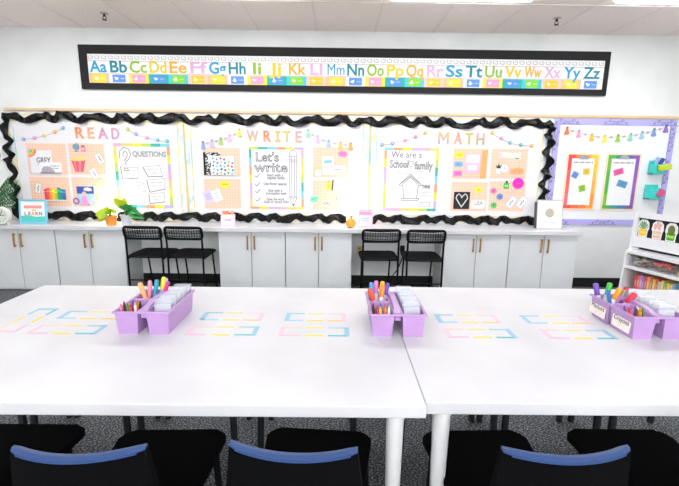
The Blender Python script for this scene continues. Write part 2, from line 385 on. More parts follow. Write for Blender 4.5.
# ruffled ribbon: one closed strip round all three boards
def ribbon():
    tl, tr, br, bl = onY(9, 115), onY(549, 122), onY(540, 221), onY(16, 217)
    zt = (onY(100, 118).z+onY(450, 123.5).z)/2; zb = (onY(100, 217.5).z+onY(450, 220.5).z)/2
    zb = max(zb, KZ+.062)
    xl, xr = onY(13, 165).x, onY(545.5, 165).x
    cs = [(xl, zt), (xr, zt), (xr, zb), (xl, zb)]
    pts = []
    for i in range(4):
        a, b = Vector(cs[i]), Vector(cs[(i+1) % 4]); L = (b-a).length; n = int(L/.012); d = (b-a).normalized(); nn = Vector((-d.y, d.x))
        ph = R.uniform(0, 6); lam = (.30, .19, .235, .19)[i]; amp = (.022, .023, .015, .023)[i]; wdt = (.042, .040, .042, .040)[i]
        cyc = max(1, round(L/lam)); 
        for k in range(n):
            s = k/n; fade = min(1, min(s, 1-s)*L/.1); t = 2*PI*cyc*s
            t += .7*math.sin(t*.37+ph)+.35*math.sin(t*.83+2*ph); wob = .5*math.sin(t*.5+ph)+.45*math.sin(t*.31+ph*2)
            o = amp*fade*(math.sin(t)+.35*math.sin(2*t+ph)*.5+wob*.5)
            hw = wdt*(1+.20*math.sin(t*2+ph)+.14*wob)
            yo = -.030-.016*math.sin(t+1.2)-.004*math.sin(3*t)
            pts.append((a+d*(L*s)+nn*o, nn, hw, yo, t))
    bm = B(); rows_ = []
    N = len(pts)
    for (p, nn, hw, yo, t) in pts:
        r_ = []
        for j in range(7):
            f = (j-3)/3
            q = p+nn*hw*f; y = yo+.012*math.sin(f*3.4+t*1.5)*abs(f)-.006*(1-f*f)
            y = min(y, -.0165)
            r_.append(bm.verts.new((q.x, YW+y, max(q.y, KZ+.003))))
        rows_.append(r_)
    for i in range(N):
        A, C = rows_[i], rows_[(i+1) % N]
        for j in range(6): bm.faces.new((A[j], A[j+1], C[j+1], C[j]))
    fs = list(bm.faces)
    bmesh.ops.solidify(bm, geom=fs, thickness=.0016)
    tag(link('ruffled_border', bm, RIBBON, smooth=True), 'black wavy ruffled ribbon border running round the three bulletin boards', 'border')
ribbon()

DP = .0136   # front of board paper
def cap_letters(word, boxes, cols, cname):
    for ch, (x0, y0, x1, y1), c, cn in zip(word, boxes, cols, cname):
        a = onY((x0+x1)/2, (y0+y1)/2); h = onY(x0, y0).z-onY(x0, y1).z; wd = onY(x1, y0).x-onY(x0, y0).x
        me = text_mesh(ch, .2, .004, .001 if ch == 'M' else .004).copy()
        if ch == 'M':
            bm = B()
            for q in ([(-.5, -.5), (-.32, -.5), (-.32, .5), (-.5, .5)], [(.32, -.5), (.5, -.5), (.5, .5), (.32, .5)], [(-.32, .5), (-.32, .2), (0, -.28), (0, .06)], [(.32, .5), (0, .06), (0, -.28), (.32, .2)]): prism(bm, q, .004, -.004)
            bmesh.ops.remove_doubles(bm, verts=bm.verts, dist=1e-4); bmesh.ops.recalc_face_normals(bm, faces=bm.faces); me = bpy.data.meshes.new('cutout_letter'); bm.to_mesh(me); bm.free()
        if ch == 'I':
            bm = B(); prism(bm, [(-.5, -.5), (.5, -.5), (.5, -.3), (.2, -.3), (.2, .3), (.5, .3), (.5, .5), (-.5, .5), (-.5, .3), (-.2, .3), (-.2, -.3), (-.5, -.3)], .004, -.004)
            bmesh.ops.recalc_face_normals(bm, faces=bm.faces); me = bpy.data.meshes.new('cutout_letter'); bm.to_mesh(me); bm.free()
        xs = [v.co.x for v in me.vertices]; zs = [v.co.z for v in me.vertices]
        sx = wd/(max(xs)-min(xs)); sz = h/(max(zs)-min(zs)); cx, cz = (max(xs)+min(xs))/2, (max(zs)+min(zs))/2
        for v in me.vertices: v.co.x = (v.co.x-cx)*sx; v.co.z = (v.co.z-cz)*sz
        me.materials.clear(); me.materials.append(ramp_mat('letter_'+cn[0].replace(' ', '_')+cn[1].replace(' ', '_'), [(.35, c[0]), (.65, c[1])], 7))
        o = bpy.data.objects.new('cutout_letter', me); COL.objects.link(o); o.location = (a.x, YW-DP-.004, a.z)
        tag(o, '%s cut-out letter %s in the word %s' % (cn[0], ch, word), 'letter', 'cut-out letters of the word '+word)
SA, OR, LV, PK, YL, GR, PE = (226, 130, 100), (238, 160, 105), (186, 160, 200), (232, 150, 170), (232, 196, 90), (170, 190, 110), (240, 180, 140)
cap_letters('READ', [(76.3, 127, 85, 138.5), (88.6, 127.3, 95, 138.7), (98.8, 127.5, 108.6, 139), (112.3, 128, 120, 139.3)], [(SA, OR), (OR, PE), (LV, PK), (PK, LV)], [('salmon', 'a'), ('orange', 'b'), ('lavender', 'c'), ('pink', 'd')])
cap_letters('WRITE', [(247, 130.3, 258.7, 141.8), (263.7, 130.6, 271.5, 142), (275.4, 130.8, 280.6, 142.2), (283.5, 131, 291, 142.4), (295.7, 131.3, 302, 142.7)], [(LV, YL), (SA, OR), (YL, PE), (YL, GR), (LV, PE)], [('lavender and tan', 'e'), ('salmon', 'f'), ('yellow', 'g'), ('yellow-green', 'h'), ('mauve', 'i')])
cap_letters('MATH', [(438, 132.2, 448.6, 144), (453.5, 132.5, 462, 144.3), (465, 132.8, 472.6, 144.6), (476, 133.1, 484, 144.9)], [(YL, LV), (PK, PE), (GR, YL), (PK, GR)], [('yellow and lavender', 'j'), ('pink', 'k'), ('olive', 'l'), ('pink and green', 'm')])

def garland(name, label, pts, cols, kind, thread=(190, 185, 185)):
    P = [onY(*p) for p in pts]; c = P[0]
    t = thing(name, label, 'garland', (c.x, YW-DP, c.z))
    L = [(p.x-c.x, -.006, p.z-c.z) for p in P]
    bm = B(); pl = []
    for a, b in zip(L, L[1:]):
        for k in range(4):
            s = k/4; pl.append((a[0]+(b[0]-a[0])*s, -.004, a[2]+(b[2]-a[2])*s-.006*math.sin(PI*s)))
    pl.append((L[-1][0], -.004, L[-1][2])); tube(bm, pl, .0022, 5); link('string', bm, M(thread, .8), t)
    for q, col in zip(L, cols):
        bm = B()
        if kind == 'dot':
            bmesh.ops.create_icosphere(bm, subdivisions=2, radius=.021)
            for v in bm.verts: v.co = Vector((v.co.x, v.co.y*.35, v.co.z))
            o = link('button', bm, M(col, .5), t, (q[0], -.009, q[2]), smooth=True)
            bm = B(); prism(bm, circ(0, 0, .009, 10), -.0085, -.0105); link('button_center', bm, M(tuple(min(255, int(v*.6+110)) for v in col), .5), o)
        else:
            prism(bm, [(-.008, .026), (.008, .026), (.011, .012), (.027, -.036), (0, -.042), (-.027, -.036), (-.011, .012)], 0, -.012)
            o = link('tassel', bm, M(col, .8, noise=40), t, (q[0], -.001, q[2]-.02))
            bm = B(); prism(bm, circ(0, .034, .012, 10), -.001, -.014); link('tassel_knot', bm, M(tuple(int(v*.85) for v in col), .8), o)
    if kind == 'tassel':
        for a, b in zip(L, L[1:]):
            bm = B(); prism(bm, circ((a[0]+b[0])/2, (a[2]+b[2])/2-.006, .012, 10), -.001, -.012); link('bead', bm, M((196, 190, 176), .6), t)
PER, PNK, YEL, YOR, TEA, OLV = (150, 165, 220), (236, 150, 195), (238, 214, 90), (240, 190, 90), (110, 180, 205), (190, 200, 80)
garland('button_garland', 'button garland rising left of the word READ', [(25, 139), (36, 137.7), (45.7, 135.3), (56, 131.8), (64.2, 128)], [PER, PNK, YEL, YOR, TEA], 'dot')
garland('button_garland', 'button garland falling right of the word READ', [(128.7, 129.5), (137, 134), (147.9, 137.7), (158.5, 140), (168, 141.2)], [OLV, PER, PNK, TEA, (90, 185, 185)], 'dot')
garland('button_garland', 'button garland rising left of the word MATH', [(382, 144.8), (392.4, 143.3), (405, 140.4), (415.4, 136.8), (425, 133)], [TEA, PER, PNK, (226, 140, 190), YOR], 'dot')
garland('button_garland', 'button garland falling right of the word MATH', [(492, 133), (500.8, 138.3), (509.3, 142.7), (520, 144.8), (531, 145.7)], [YOR, PNK, TEA, (80, 180, 150), (245, 175, 80)], 'dot')
garland('tassel_garland', 'pastel tassel garland rising left of the word WRITE', [(203.6, 143.5), (212.4, 141.8), (221.2, 139.5), (230, 136.5), (239.8, 131)], [(150, 170, 225), (205, 190, 235), (175, 205, 110), (245, 190, 220), (245, 226, 90)], 'tassel')
garland('tassel_garland', 'pastel tassel garland falling right of the word WRITE', [(308, 131.5), (317.9, 137.5), (328.7, 142), (340.5, 144), (350.8, 144.8)], [(170, 220, 205), (245, 195, 225), (165, 200, 235), (250, 200, 90), (250, 175, 90)], 'tassel')

# peach gingham backing panels
G = gingham()
def panel(rect, lb): return Card('gingham_panel', 'peach gingham panel, ' + lb, 'backing panel', rect, G, DP, .003, group='peach gingham panels')
panel((28.8, 143.5, 67.5, 174.2), 'upper left of four on the READ board')
panel((70.5, 143.6, 105.6, 174.6), 'upper right of four on the READ board')
panel((32.4, 177, 71, 206.2), 'lower left of four on the READ board')
panel((74, 177.3, 107, 206.6), 'lower right of four on the READ board')
panel((204, 148, 240.5, 175.8), 'behind the speckled notebook on the WRITE board')
panel((205, 178.8, 241, 208.4), 'below the speckled notebook on the WRITE board')
panel((313, 147.4, 348.8, 177.6), 'upper one right of the LETS WRITE poster')
panel((313, 180.4, 348, 210), 'lower one right of the LETS WRITE poster')
panel((452.6, 148.6, 487, 178.7), 'upper left of four on the MATH board')
panel((490.3, 149, 526.5, 178.8), 'upper right of four on the MATH board')
panel((450.4, 181.8, 486.3, 211), 'lower left of four on the MATH board')
panel((488.6, 181.4, 524, 211), 'lower right of four on the MATH board')
DI = DP+.003
def rr(f): return lambda w_, h_: rrect(w_, h_, min(w_, h_)*f)
def disk(w_, h_): return circ(0, 0, w_/2, 24, h_/2)
def gear(w_, h_): return [((w_/2)*(1+.16*math.cos(8*2*PI*k/48))/1.1*math.cos(2*PI*k/48), (h_/2)*(1+.16*math.cos(8*2*PI*k/48))/1.1*math.sin(2*PI*k/48)) for k in range(48)]
def cloud(w_, h_): return [((w_/2)*(1+.1*math.cos(6*2*PI*k/48))/1.08*math.cos(2*PI*k/48), (h_/2)*(1+.12*math.cos(6*2*PI*k/48))/1.1*math.sin(2*PI*k/48)) for k in range(48)]

# READ board pieces
c = Card('book_cover', 'white book cover reading GREY with rainbow corner on the READ board', 'book cover', (31.8, 150.3, 53.2, 173.4), WHITE, DI, .006)
c.text('title', 'GREY', .12, .06, .085, GINK, off=.001, fw=c.w*.66)
for k, col in enumerate([(90, 200, 225), (110, 205, 90), (245, 225, 70), (245, 160, 70), (235, 110, 130)]):
    r_ = .012+.014*k; bm = B(); pts = [(math.cos(a*PI/16)*(r_+.0145), -math.sin(a*PI/16)*(r_+.0145)) for a in range(9)]+[(math.cos(a*PI/16)*r_, -math.sin(a*PI/16)*r_) for a in range(8, -1, -1)]
    o_ = (-c.w/2-.004, c.h/2+.006); prism(bm, [(x+o_[0], z+o_[1]) for x, z in pts], -.006, -.0075); link('rainbow_band', bm, M(col, .6), c.o)
c.scribble('line_drawing', [(-.2, .3, -.12)], .003, GINK)
c = Card('book_cover', 'white card with grey whale drawing in front of the GREY book', 'book cover', (41.5, 162.3, 63, 173.6), M((240, 240, 246), .6), DI+.0075, .004, shape=rr(.15))
c.poly('whale_drawing', [[(-.45, -.42), (-.4, -.05), (-.3, .12), (-.12, .16), (.05, .05), (.16, -.25), (.2, -.42)]], M((176, 172, 184), .6))
c.scribble('writing', [(.0, .42, .18), (.1, .38, -.02)], .004, INK)
bm = B(); a_ = c.w/2; box(bm, (0, -.0045, -c.h/2+.008), (c.w*.98, .001, .01)); link('ground_line', bm, M((150, 130, 120), .6), c.o)
bm = B()
def hang_tag(rect, tilt, lb, edge=(190, 180, 130)):
    c = Card('word_tag', lb, 'tag', rect, M(edge, .6), DI+.001, .002, tilt=tilt, group='white word tags', shape=rr(.18))
    c.poly('tag_face', [[(-.42, -.45), (.42, -.45), (.42, .45), (-.42, .45)]], WHITE, .0012)
    bm = B(); stroke(bm, [(0, -.035), (.006, -.018), (-.006, -.002), (.006, .014), (0, .03)], .006, -.0032, -.004); link('writing', bm, INK, c.o); return c
hang_tag((36.4, 182.6, 42.4, 193.3), 12, 'small white word tag left of the rainbow row of books')
hang_tag((97, 152.8, 104.2, 164.4), -28, 'upper tilted white word tag right of the pink popcorn tub')
hang_tag((91.8, 168, 99, 179.4), -28, 'lower tilted white word tag right of the pink popcorn tub')
bcol = [((222, 60, 96), 'crimson'), ((236, 92, 74), 'red'), ((246, 150, 62), 'orange'), ((250, 205, 60), 'yellow'), ((170, 205, 60), 'lime'), ((50, 165, 96), 'green'), ((40, 140, 160), 'teal'), ((50, 110, 170), 'blue')]
for k, (col, cn) in enumerate(bcol):
    x0 = 46.6+k*2.55; top = [188.5, 187.8, 188.3, 187.6, 189.6, 187.2, 188.8, 189.2][k]
    c = Card('book', 'slim %s book in the rainbow row pinned to the READ board' % cn, 'book', (x0, top+.2, x0+2.45, 199.4), M(col, .5), DI, .016, group='rainbow row of slim books')
    c.poly('spine_band', [[(-.5, .2), (.5, .2), (.5, .3), (-.5, .3)]], M(tuple(min(255, v+60) for v in col), .5), .0008)
c = Card('shelf_strip', 'thin white strip beneath the rainbow row of books', 'shelf strip', (45.9, 199.5, 68, 200.6), WHITE, DI, .018)
t = Card('globe_cutout', 'small blue globe cut-out at top of the READ board', 'globe', (73.6, 143.8, 79.6, 150.2), M((110, 160, 200), .6), DI, .004, shape=disk)
t.poly('continent', [[(-.3, .1), (-.05, .35), (.15, .2), (.05, -.05), (-.1, -.3)], [(.15, -.1), (.35, 0), (.3, -.3)]], M((120, 170, 130), .6))
t.lines('globe_stand', [[(.1, .62), (.5, .4), (.62, 0), (.45, -.4), (.1, -.6), (-.25, -.68), (.4, -.68)]], .005, M((110, 110, 120), .5))
c = Card('jar_cutout', 'small pink jar cut-out beside the globe cut-out', 'jar', (81.8, 146.6, 86.4, 151.8), M((238, 130, 160), .6), DI, .004, shape=rr(.2))
c.poly('lid', [[(-.32, .5), (.32, .5), (.32, .72), (-.32, .72)]], M((90, 80, 90), .6)); c.poly('jar_label', [[(-.3, -.2), (.3, -.2), (.3, .2), (-.3, .2)]], M((250, 200, 210), .6))
c = Card('popcorn_tub', 'pink tub of peach popcorn cut-out on the READ board', 'popcorn tub', (73, 160, 86.8, 171.8), M((236, 92, 116), .6), DI, .005, shape=lambda w_, h_: [(-w_*.28, -h_/2), (w_*.28, -h_/2), (w_/2, h_/2), (-w_/2, h_/2)])
c.poly('stripe', [[(-.02, -.5), (.12, -.5), (.22, .5), (.04, .5)], [(-.2, -.5), (-.14, -.5), (-.24, .5), (-.32, .5)]], M((248, 140, 150), .6))
bm = B()
for k in range(13): prism(bm, circ(R.uniform(-.065, .065), c.h/2+R.uniform(-.005, .02), R.uniform(.012, .02), 10), -.001, -.0062-.0004*k)
link('popcorn', bm, M((250, 212, 130), .7), c.o)
c = Card('picture_book', 'picture book cover with navy sky and pink figure, lower right on the READ board', 'book cover', (78.6, 186.4, 95.4, 205), M((150, 205, 235), .6), DI, .006)
c.poly('sky', [[(-.5, .12), (.5, .12), (.5, .5), (-.5, .5)]], M((60, 80, 170), .6)); c.poly('title_cloud', [[(-.1, .3), (-.05, .42), (.15, .46), (.36, .4), (.4, .28), (.2, .25)]], WHITE, .0016)
c.poly('figure', [[(-.35, -.5), (-.3, -.2), (-.15, .05), (.05, .0), (.1, -.25), (.2, -.5)]], M((236, 150, 200), .6), .0016); c.disc('face', -.08, .12, .024, M((246, 190, 150), .6), .0022)
c.poly('swirl', [[(.08, -.5), (.2, -.2), (.45, -.1), (.42, -.42)]], M((200, 190, 225), .6), .0016)
c = Card('round_sticker', 'round purple sticker left of the picture book', 'sticker', (74.4, 197.4, 81, 204.2), M((150, 90, 170), .6), DI+.009, .002, shape=disk)
bm = B()
for k in range(8): prism(bm, circ(.02*math.cos(k*PI/4), .02*math.sin(k*PI/4), .0055, 8), -.002, -.003)
link('dot_ring', bm, M((250, 205, 90), .6), c.o); c.disc('center', 0, 0, .01, WHITE)
c = Card('sticky_note', 'yellow tag beside the picture book on the READ board', 'note', (97, 193, 101.4, 200), M((240, 226, 110), .6), DI, .003, shape=rr(.2)); c.scribble('writing', [(-.3, .3, .1), (-.3, .2, -.15)], .003, GINK)

def rainbow_border(c, bw, cols, n=16):
    def add(col, poly):
        bm = B(); prism(bm, poly, -c.th, -c.th-.001); link('border_segment', bm, M(col, .6), c.o)
    W_, H_ = c.w, c.h; k = 0
    nx = max(2, round(n*W_/(W_+H_)/2)); ny = max(2, round(n*H_/(W_+H_)/2))
    for i in range(nx):
        xa, xb = -W_/2+W_*i/nx, -W_/2+W_*(i+1)/nx
        add(cols[k % len(cols)], [(xa, H_/2-bw), (xb, H_/2-bw), (xb, H_/2), (xa, H_/2)]); add(cols[(k+3) % len(cols)], [(xa, -H_/2), (xb, -H_/2), (xb, -H_/2+bw), (xa, -H_/2+bw)]); k += 1
    for i in range(ny):
        za, zb = H_/2-bw-(H_-2*bw)*i/ny, H_/2-bw-(H_-2*bw)*(i+1)/ny
        add(cols[k % len(cols)], [(W_/2-bw, za), (W_/2, za), (W_/2, zb), (W_/2-bw, zb)]); add(cols[(k+4) % len(cols)], [(-W_/2, za), (-W_/2+bw, za), (-W_/2+bw, zb), (-W_/2, zb)]); k += 1
PB = [(245, 170, 200), (250, 205, 120), (248, 226, 70), (190, 215, 90), (60, 175, 165), (130, 200, 225), (246, 160, 110), (250, 222, 60), (195, 175, 225)]
c = Card('anchor_chart', 'question chart with six sketched papers and rainbow border on the READ board', 'poster', (116.6, 144, 172, 208.2), WHITE, DP, .003)
rainbow_border(c, .034, PB, 26)
qm = [(-.40, .28), (-.39, .38), (-.32, .44), (-.24, .42), (-.2, .34), (-.24, .26), (-.3, .22), (-.3, .16)]
c.lines('question_mark', [qm, [(-.34, .3), (-.33, .36), (-.3, .38), (-.26, .35), (-.27, .3), (-.33, .23)], [(-.33, .12), (-.27, .12), (-.27, .08), (-.33, .08), (-.33, .12)]], .006, INK)
c.text('heading', 'QUESTIONS', .13, .335, .08, GINK, outline=.0022, fw=c.w*.6)
QB = [[(-.40, .14), (-.09, .13), (-.10, -.03), (-.38, -.05)], [(.0, .14), (.30, .17), (.34, .0), (.08, -.01)], [(-.32, -.09), (-.02, -.10), (.02, -.24), (-.38, -.22)], [(.05, -.06), (.38, -.03), (.37, -.2), (.09, -.25)], [(-.36, -.29), (-.02, -.28), (-.02, -.43), (-.38, -.42)], [(.07, -.28), (.35, -.25), (.35, -.4), (.08, -.43)]]
c.lines('paper_sketch', QB, .0035, GINK, True); c.lines('paper_shadow', [[q[0], q[3], q[2]] for q in (QB[0], QB[1], QB[3], QB[5])], .007, INK)
c.scribble('writing', [(-.34, -.14, .08), (-.32, -.16, .03), (.08, .27, .1), (.12, .28, .05), (-.28, -.06, -.15), (.1, .32, -.1), (.14, .32, -.15), (-.32, -.08, -.34), (.1, .3, -.32), (.14, .28, -.37)], .003, GINK, .006)

# WRITE board pieces
SPK = ramp_mat('speckle', [(.0, (20, 20, 22)), (.48, (30, 30, 32)), (.52, (235, 235, 235)), (1, (250, 250, 250))], 70, const=True)
c = Card('composition_notebook', 'black speckled composition notebook on the WRITE board', 'notebook', (204.2, 152.4, 221, 175.2), SPK, DI, .006)
c.poly('spine', [[(-.5, -.5), (-.38, -.5), (-.38, .5), (-.5, .5)]], BLACK, .001); c.poly('cover_label', [[(-.22, .1), (.12, .1), (.12, .36), (-.22, .36)]], WHITE)
c = Card('dot_card', 'white card of coloured dots overlapping the speckled notebook', 'card', (211.6, 156.2, 235, 175), WHITE, DI+.007, .004, shape=rr(.06))
DC = [(70, 175, 165), (60, 160, 190), (40, 100, 170), (120, 195, 225), (240, 180, 70), (150, 90, 50), (226, 120, 80), (110, 165, 210), (230, 190, 90), (190, 110, 80)]
for i in range(6):
    for j in range(5):
        if i >= 2 and (j == 0 and i > 3): continue
        c.disc('dot', -.4+i*.158+.03*(j % 2), .38-j*.19-.05*(i % 2), .0135 if i > 1 else .0115, M(DC[(i*3+j*2) % 10] if i > 1 else DC[(i+j) % 4], .6), n=10)
c = Card('cloud_label', 'yellow scalloped label on the left side of the WRITE board', 'label', (219.4, 180.3, 230.8, 188.6), M((244, 226, 70), .6), DI, .003, shape=cloud); c.scribble('writing', [(-.25, .3, .05)], .004, INK, .004)
c = Card('note_card', 'lavender tilted card lower left on the WRITE board', 'card', (204.5, 190.5, 213.5, 202.5), M((216, 205, 238), .6), DI, .003, tilt=-18); c.scribble('writing', [(-.3, .3, .2), (-.3, .25, 0), (-.3, .3, -.2)], .003, GINK)
c = Card('note_card', 'white tilted card overlapping the lavender card', 'card', (213, 189.5, 222.2, 201.3), WHITE, DI+.004, .003, tilt=-20); c.scribble('writing', [(-.3, .3, .2), (-.3, .25, 0), (-.3, .3, -.2)], .003, M((150, 170, 200), .7))
c = Card('writing_poster', 'LETS WRITE chart with checklist and pencil drawing in rainbow border', 'poster', (250, 147.6, 303.8, 209.3), WHITE, DP, .003)
rainbow_border(c, .026, PB[3:]+PB[:3], 26)
c.text('heading', "Let's", -.17, .335, .14, INK, outline=.003, fw=c.w*.42); c.text('heading', 'write', -.1, .17, .15, INK, outline=.003, fw=c.w*.62)
for v, a_, b_ in ((.04, 'Start with a', 'capital letter'), (-.1, 'Use finger spaces', None), (-.21, 'End with a', 'punctuation mark'), (-.35, 'Does the word', 'look or sound right')):
    c.lines('check_mark', [[(-.4, v), (-.37, v-.025), (-.31, v+.035)]], .006, INK)
    c.text('checklist_line', a_, -.03, v+.012, .044, GINK, off=.0008, fw=c.w*.025*len(a_))
    if b_: c.text('checklist_line', b_, -.01, v-.032, .044, GINK, off=.0008, fw=c.w*.024*len(b_))
c.lines('pencil_drawing', [[(.24, .36), (.24, -.32), (.305, -.45), (.37, -.32), (.37, .36), (.24, .36)], [(.24, .27), (.37, .27)], [(.24, .3), (.37, .3)], [(.28, .36), (.28, -.3)], [(.33, .36), (.33, -.3)], [(.24, -.32), (.27, -.29), (.305, -.33), (.34, -.29), (.37, -.32)], [(.24, .36), (.245, .42), (.28, .45), (.33, .45), (.365, .42), (.37, .36)]], .004, INK)
c.poly('pencil_lead', [[(.29, -.415), (.32, -.415), (.305, -.45)]], INK)
c = Card('cloud_label', 'pink scalloped label top right on the WRITE board', 'label', (337.6, 150.8, 347.8, 157.4), M((240, 130, 200), .6), DI+.002, .003, tilt=8, shape=cloud); c.scribble('writing', [(-.25, .25, .05)], .003, M((160, 60, 120), .7), .004)
c = Card('mini_poster', 'small white poster with blue smudge right of the LETS WRITE chart', 'poster', (322.6, 156.4, 333.4, 174.6), WHITE, DI, .003)
c.poly('blue_banner', [[(-.36, .12), (.36, .16), (.36, .3), (-.36, .28)]], M((120, 185, 225), .6)); c.scribble('writing', [(-.3, .3, -.1), (-.3, .2, -.25)], .003, GINK)
c = Card('pot_cutout', 'small yellow and white pot cut-out on the right of the WRITE board', 'pot', (315.4, 169.5, 320.8, 176), WHITE, DI, .004, shape=rr(.15)); c.poly('plant_top', [[(-.4, .5), (.4, .5), (.25, .95), (0, .75), (-.3, 1)]], M((236, 205, 110), .6))
c.scribble('pot_pattern', [(-.3, .3, .1)], .004, M((190, 170, 90), .6), .005)
c = Card('word_card', 'white word card with red corner marks right side of the WRITE board', 'card', (330.2, 165.6, 345.4, 174.2), WHITE, DI+.004, .003); c.scribble('writing', [(-.25, .25, .05)], .0045, INK, .008); c.poly('corner_mark', [[(.36, -.46), (.46, -.46), (.46, -.3)], [(-.46, .3), (-.36, .46), (-.46, .46)]], M((226, 110, 110), .6))
c = Card('glue_bottle', 'yellow bottle cut-out on the right of the WRITE board', 'bottle', (326.2, 182.6, 331, 190), M((240, 220, 80), .6), DI, .005, shape=rr(.25)); c.poly('cap', [[(-.18, .5), (.18, .5), (.1, .8), (-.1, .8)]], M((220, 170, 60), .6)); c.scribble('writing', [(-.25, .25, 0)], .003, INK)
c = Card('pencil_cutout', 'thin black pencil cut-out beside the yellow bottle', 'pencil', (332, 179.6, 333.2, 190.4), M((50, 50, 54), .6), DI, .006, tilt=5); c.poly('tip', [[(-.5, -.5), (.5, -.5), (0, -.62)]], M((240, 205, 160), .6))
c = Card('plain_sheet', 'blank white sheet beside the thin black pencil', 'sheet', (334, 181, 346.5, 191.6), M((252, 250, 248), .6), DI, .003); c.scribble('writing', [(-.35, .1, .25)], .002, M((215, 215, 215), .7))
c = Card('cloud_label', 'teal scalloped label lower right on the WRITE board', 'label', (309.6, 195.4, 319.4, 202.6), M((130, 215, 190), .6), DI, .003, tilt=-14, shape=cloud); c.scribble('writing', [(-.25, .25, .05)], .004, M((60, 130, 120), .7), .005)
c = Card('glasses_cutout', 'brown round glasses cut-out low on the WRITE board', 'glasses', (322.6, 200.8, 331, 205.6), M((250, 236, 226), .6), DI, .003, shape=rr(.3))
bm = B(); stroke(bm, circ(-.022, 0, .015, 12), .006, -.003, -.005, True); stroke(bm, circ(.022, 0, .015, 12), .006, -.003, -.005, True); stroke(bm, [(-.008, .004), (.008, .004)], .006, -.003, -.005); link('glasses_frame', bm, M((110, 66, 60), .5), c.o)
c = Card('bow_cutout', 'tiny brown bow cut-out low on the WRITE board', 'bow', (335.4, 197, 341, 200.6), M((250, 240, 232), .6), DI, .003, shape=rr(.3)); c.poly('bow', [[(-.4, .35), (0, 0), (-.4, -.35)], [(.4, .35), (0, 0), (.4, -.35)]], M((150, 100, 70), .6))

# MATH board pieces
c = Card('family_poster', 'School family chart with schoolhouse drawing and rainbow border on the MATH board', 'poster', (383.4, 148.3, 437, 211.2), WHITE, DP, .003)
rainbow_border(c, .03, PB[5:]+PB[:5], 26)
c.text('heading', 'We are a', -.09, .39, .10, M((110, 90, 100), .7), fw=c.w*.56)
c.text('heading', 'School', -.22, .24, .12, INK, outline=.0026, fw=c.w*.34); c.text('heading', 'family', .23, .22, .12, INK, outline=.0026, fw=c.w*.34)
c.lines('heart_drawing', [[(.0, .2), (-.05, .26), (-.03, .3), (.0, .275), (.03, .3), (.05, .26), (0, .2)]], .004, GINK)
c.lines('schoolhouse_drawing', [[(-.18, -.06), (.0, .06), (.18, -.06)], [(-.21, -.08), (.0, .09), (.21, -.08), (.18, -.1), (0, .04), (-.18, -.1), (-.21, -.08)], [(-.14, -.09), (-.11, -.3), (.13, -.3), (.15, -.09)], [(-.15, -.3), (.17, -.3), (.15, -.33), (-.15, -.33), (-.15, -.3)]], .005, INK)
c.text('word', 'THINK', .3, -.11, .055, INK, off=.0012, fw=c.w*.16)
c.lines('answer_box', [[(.2, -.36), (.38, -.36), (.38, -.43), (.2, -.43), (.2, -.36)]], .004, GINK)
c.scribble('writing', [(-.28, .25, .135), (-.25, .2, .1), (-.42, -.2, .0), (-.4, -.24, -.05), (-.42, -.2, -.13), (-.42, -.2, -.18), (-.4, -.2, -.26), (.2, .4, -.2), (.22, .42, -.25), (-.1, .1, -.16), (-.08, .1, -.2), (-.08, .1, -.24), (-.38, -.1, -.37), (-.38, .05, -.42), (.22, .36, -.395), (.1, .3, .04)], .0028, M((130, 130, 136), .7), .006)
for (rc, col, cn, cat) in (((454.3, 151.8, 463, 157.9), (246, 226, 66), 'yellow', 'top'), ((453.8, 161.4, 462.4, 167), (130, 180, 220), 'blue', 'middle'), ((453.2, 170.6, 461.4, 176), (242, 120, 200), 'pink', 'bottom')):
    c = Card('cloud_label', '%s scalloped label, %s of the stack of three on the MATH board' % (cn, cat), 'label', rc, M(col, .6), DI, .003, shape=rr(.25), group='scalloped labels on the MATH board'); c.scribble('writing', [(-.28, .3, .0)], .004, M(tuple(int(v*.5) for v in col), .7), .005)
c = Card('counting_frame', 'white and pink counting frame card on the MATH board', 'card', (464.6, 154, 479.4, 172.8), M((244, 190, 226), .6), DI, .006, shape=rr(.08))
c.poly('white_half', [[(-.44, .04), (.44, .04), (.44, .46), (-.44, .46)]], WHITE)
c.poly('number_bar', [[(-.34+.19*k, .12), (-.24+.19*k, .12), (-.24+.19*k, .38), (-.34+.19*k, .38)] for k in range(4)], M((236, 214, 226), .6), .0016)
c.poly('label_face', [[(-.3, -.36), (.3, -.36), (.3, -.08), (-.3, -.08)]], M((250, 226, 240), .6)); c.scribble('writing', [(-.2, .2, -.2)], .004, M((180, 150, 180), .7))
for (rc, lb) in (((480.4, 151.2, 483, 178.6), 'left of two tall wooden rulers on the MATH board'), ((483.5, 150.2, 485.9, 178.6), 'right of two tall wooden rulers on the MATH board')):
    c = Card('ruler', lb, 'ruler', rc, M((236, 180, 110), .5, noise=20), DI, .005, tilt=1.5, group='wooden rulers')
    c.lines('tick_mark', [[(.1, -.45+.06*k), (.45, -.45+.06*k)] for k in range(16)], .002, M((160, 110, 60), .7))
def gearcard(rc, col, lb):
    c = Card('gear_cutout', lb, 'gear', rc, M(col, .6), DI, .004, shape=gear, group='gear cut-outs on the MATH board'); c.disc('hub', 0, 0, .01, M(tuple(int(v*.72) for v in col), .6)); return c
gearcard((474, 186, 481.4, 193.2), (246, 224, 60), 'yellow gear cut-out above the white card on the MATH board')
gearcard((489.6, 187.6, 496.2, 194), (236, 120, 180), 'pink gear cut-out on the MATH board')
gearcard((495.6, 193.2, 502.6, 200), (100, 140, 210), 'blue gear cut-out on the MATH board')
gearcard((489.6, 201.6, 496.4, 208.4), (90, 190, 110), 'green gear cut-out on the MATH board')
c = Card('heart_board', 'black square board with white heart outline on the MATH board', 'heart board', (453.2, 191.8, 469, 208.8), M((18, 18, 20), .6), DI, .006)
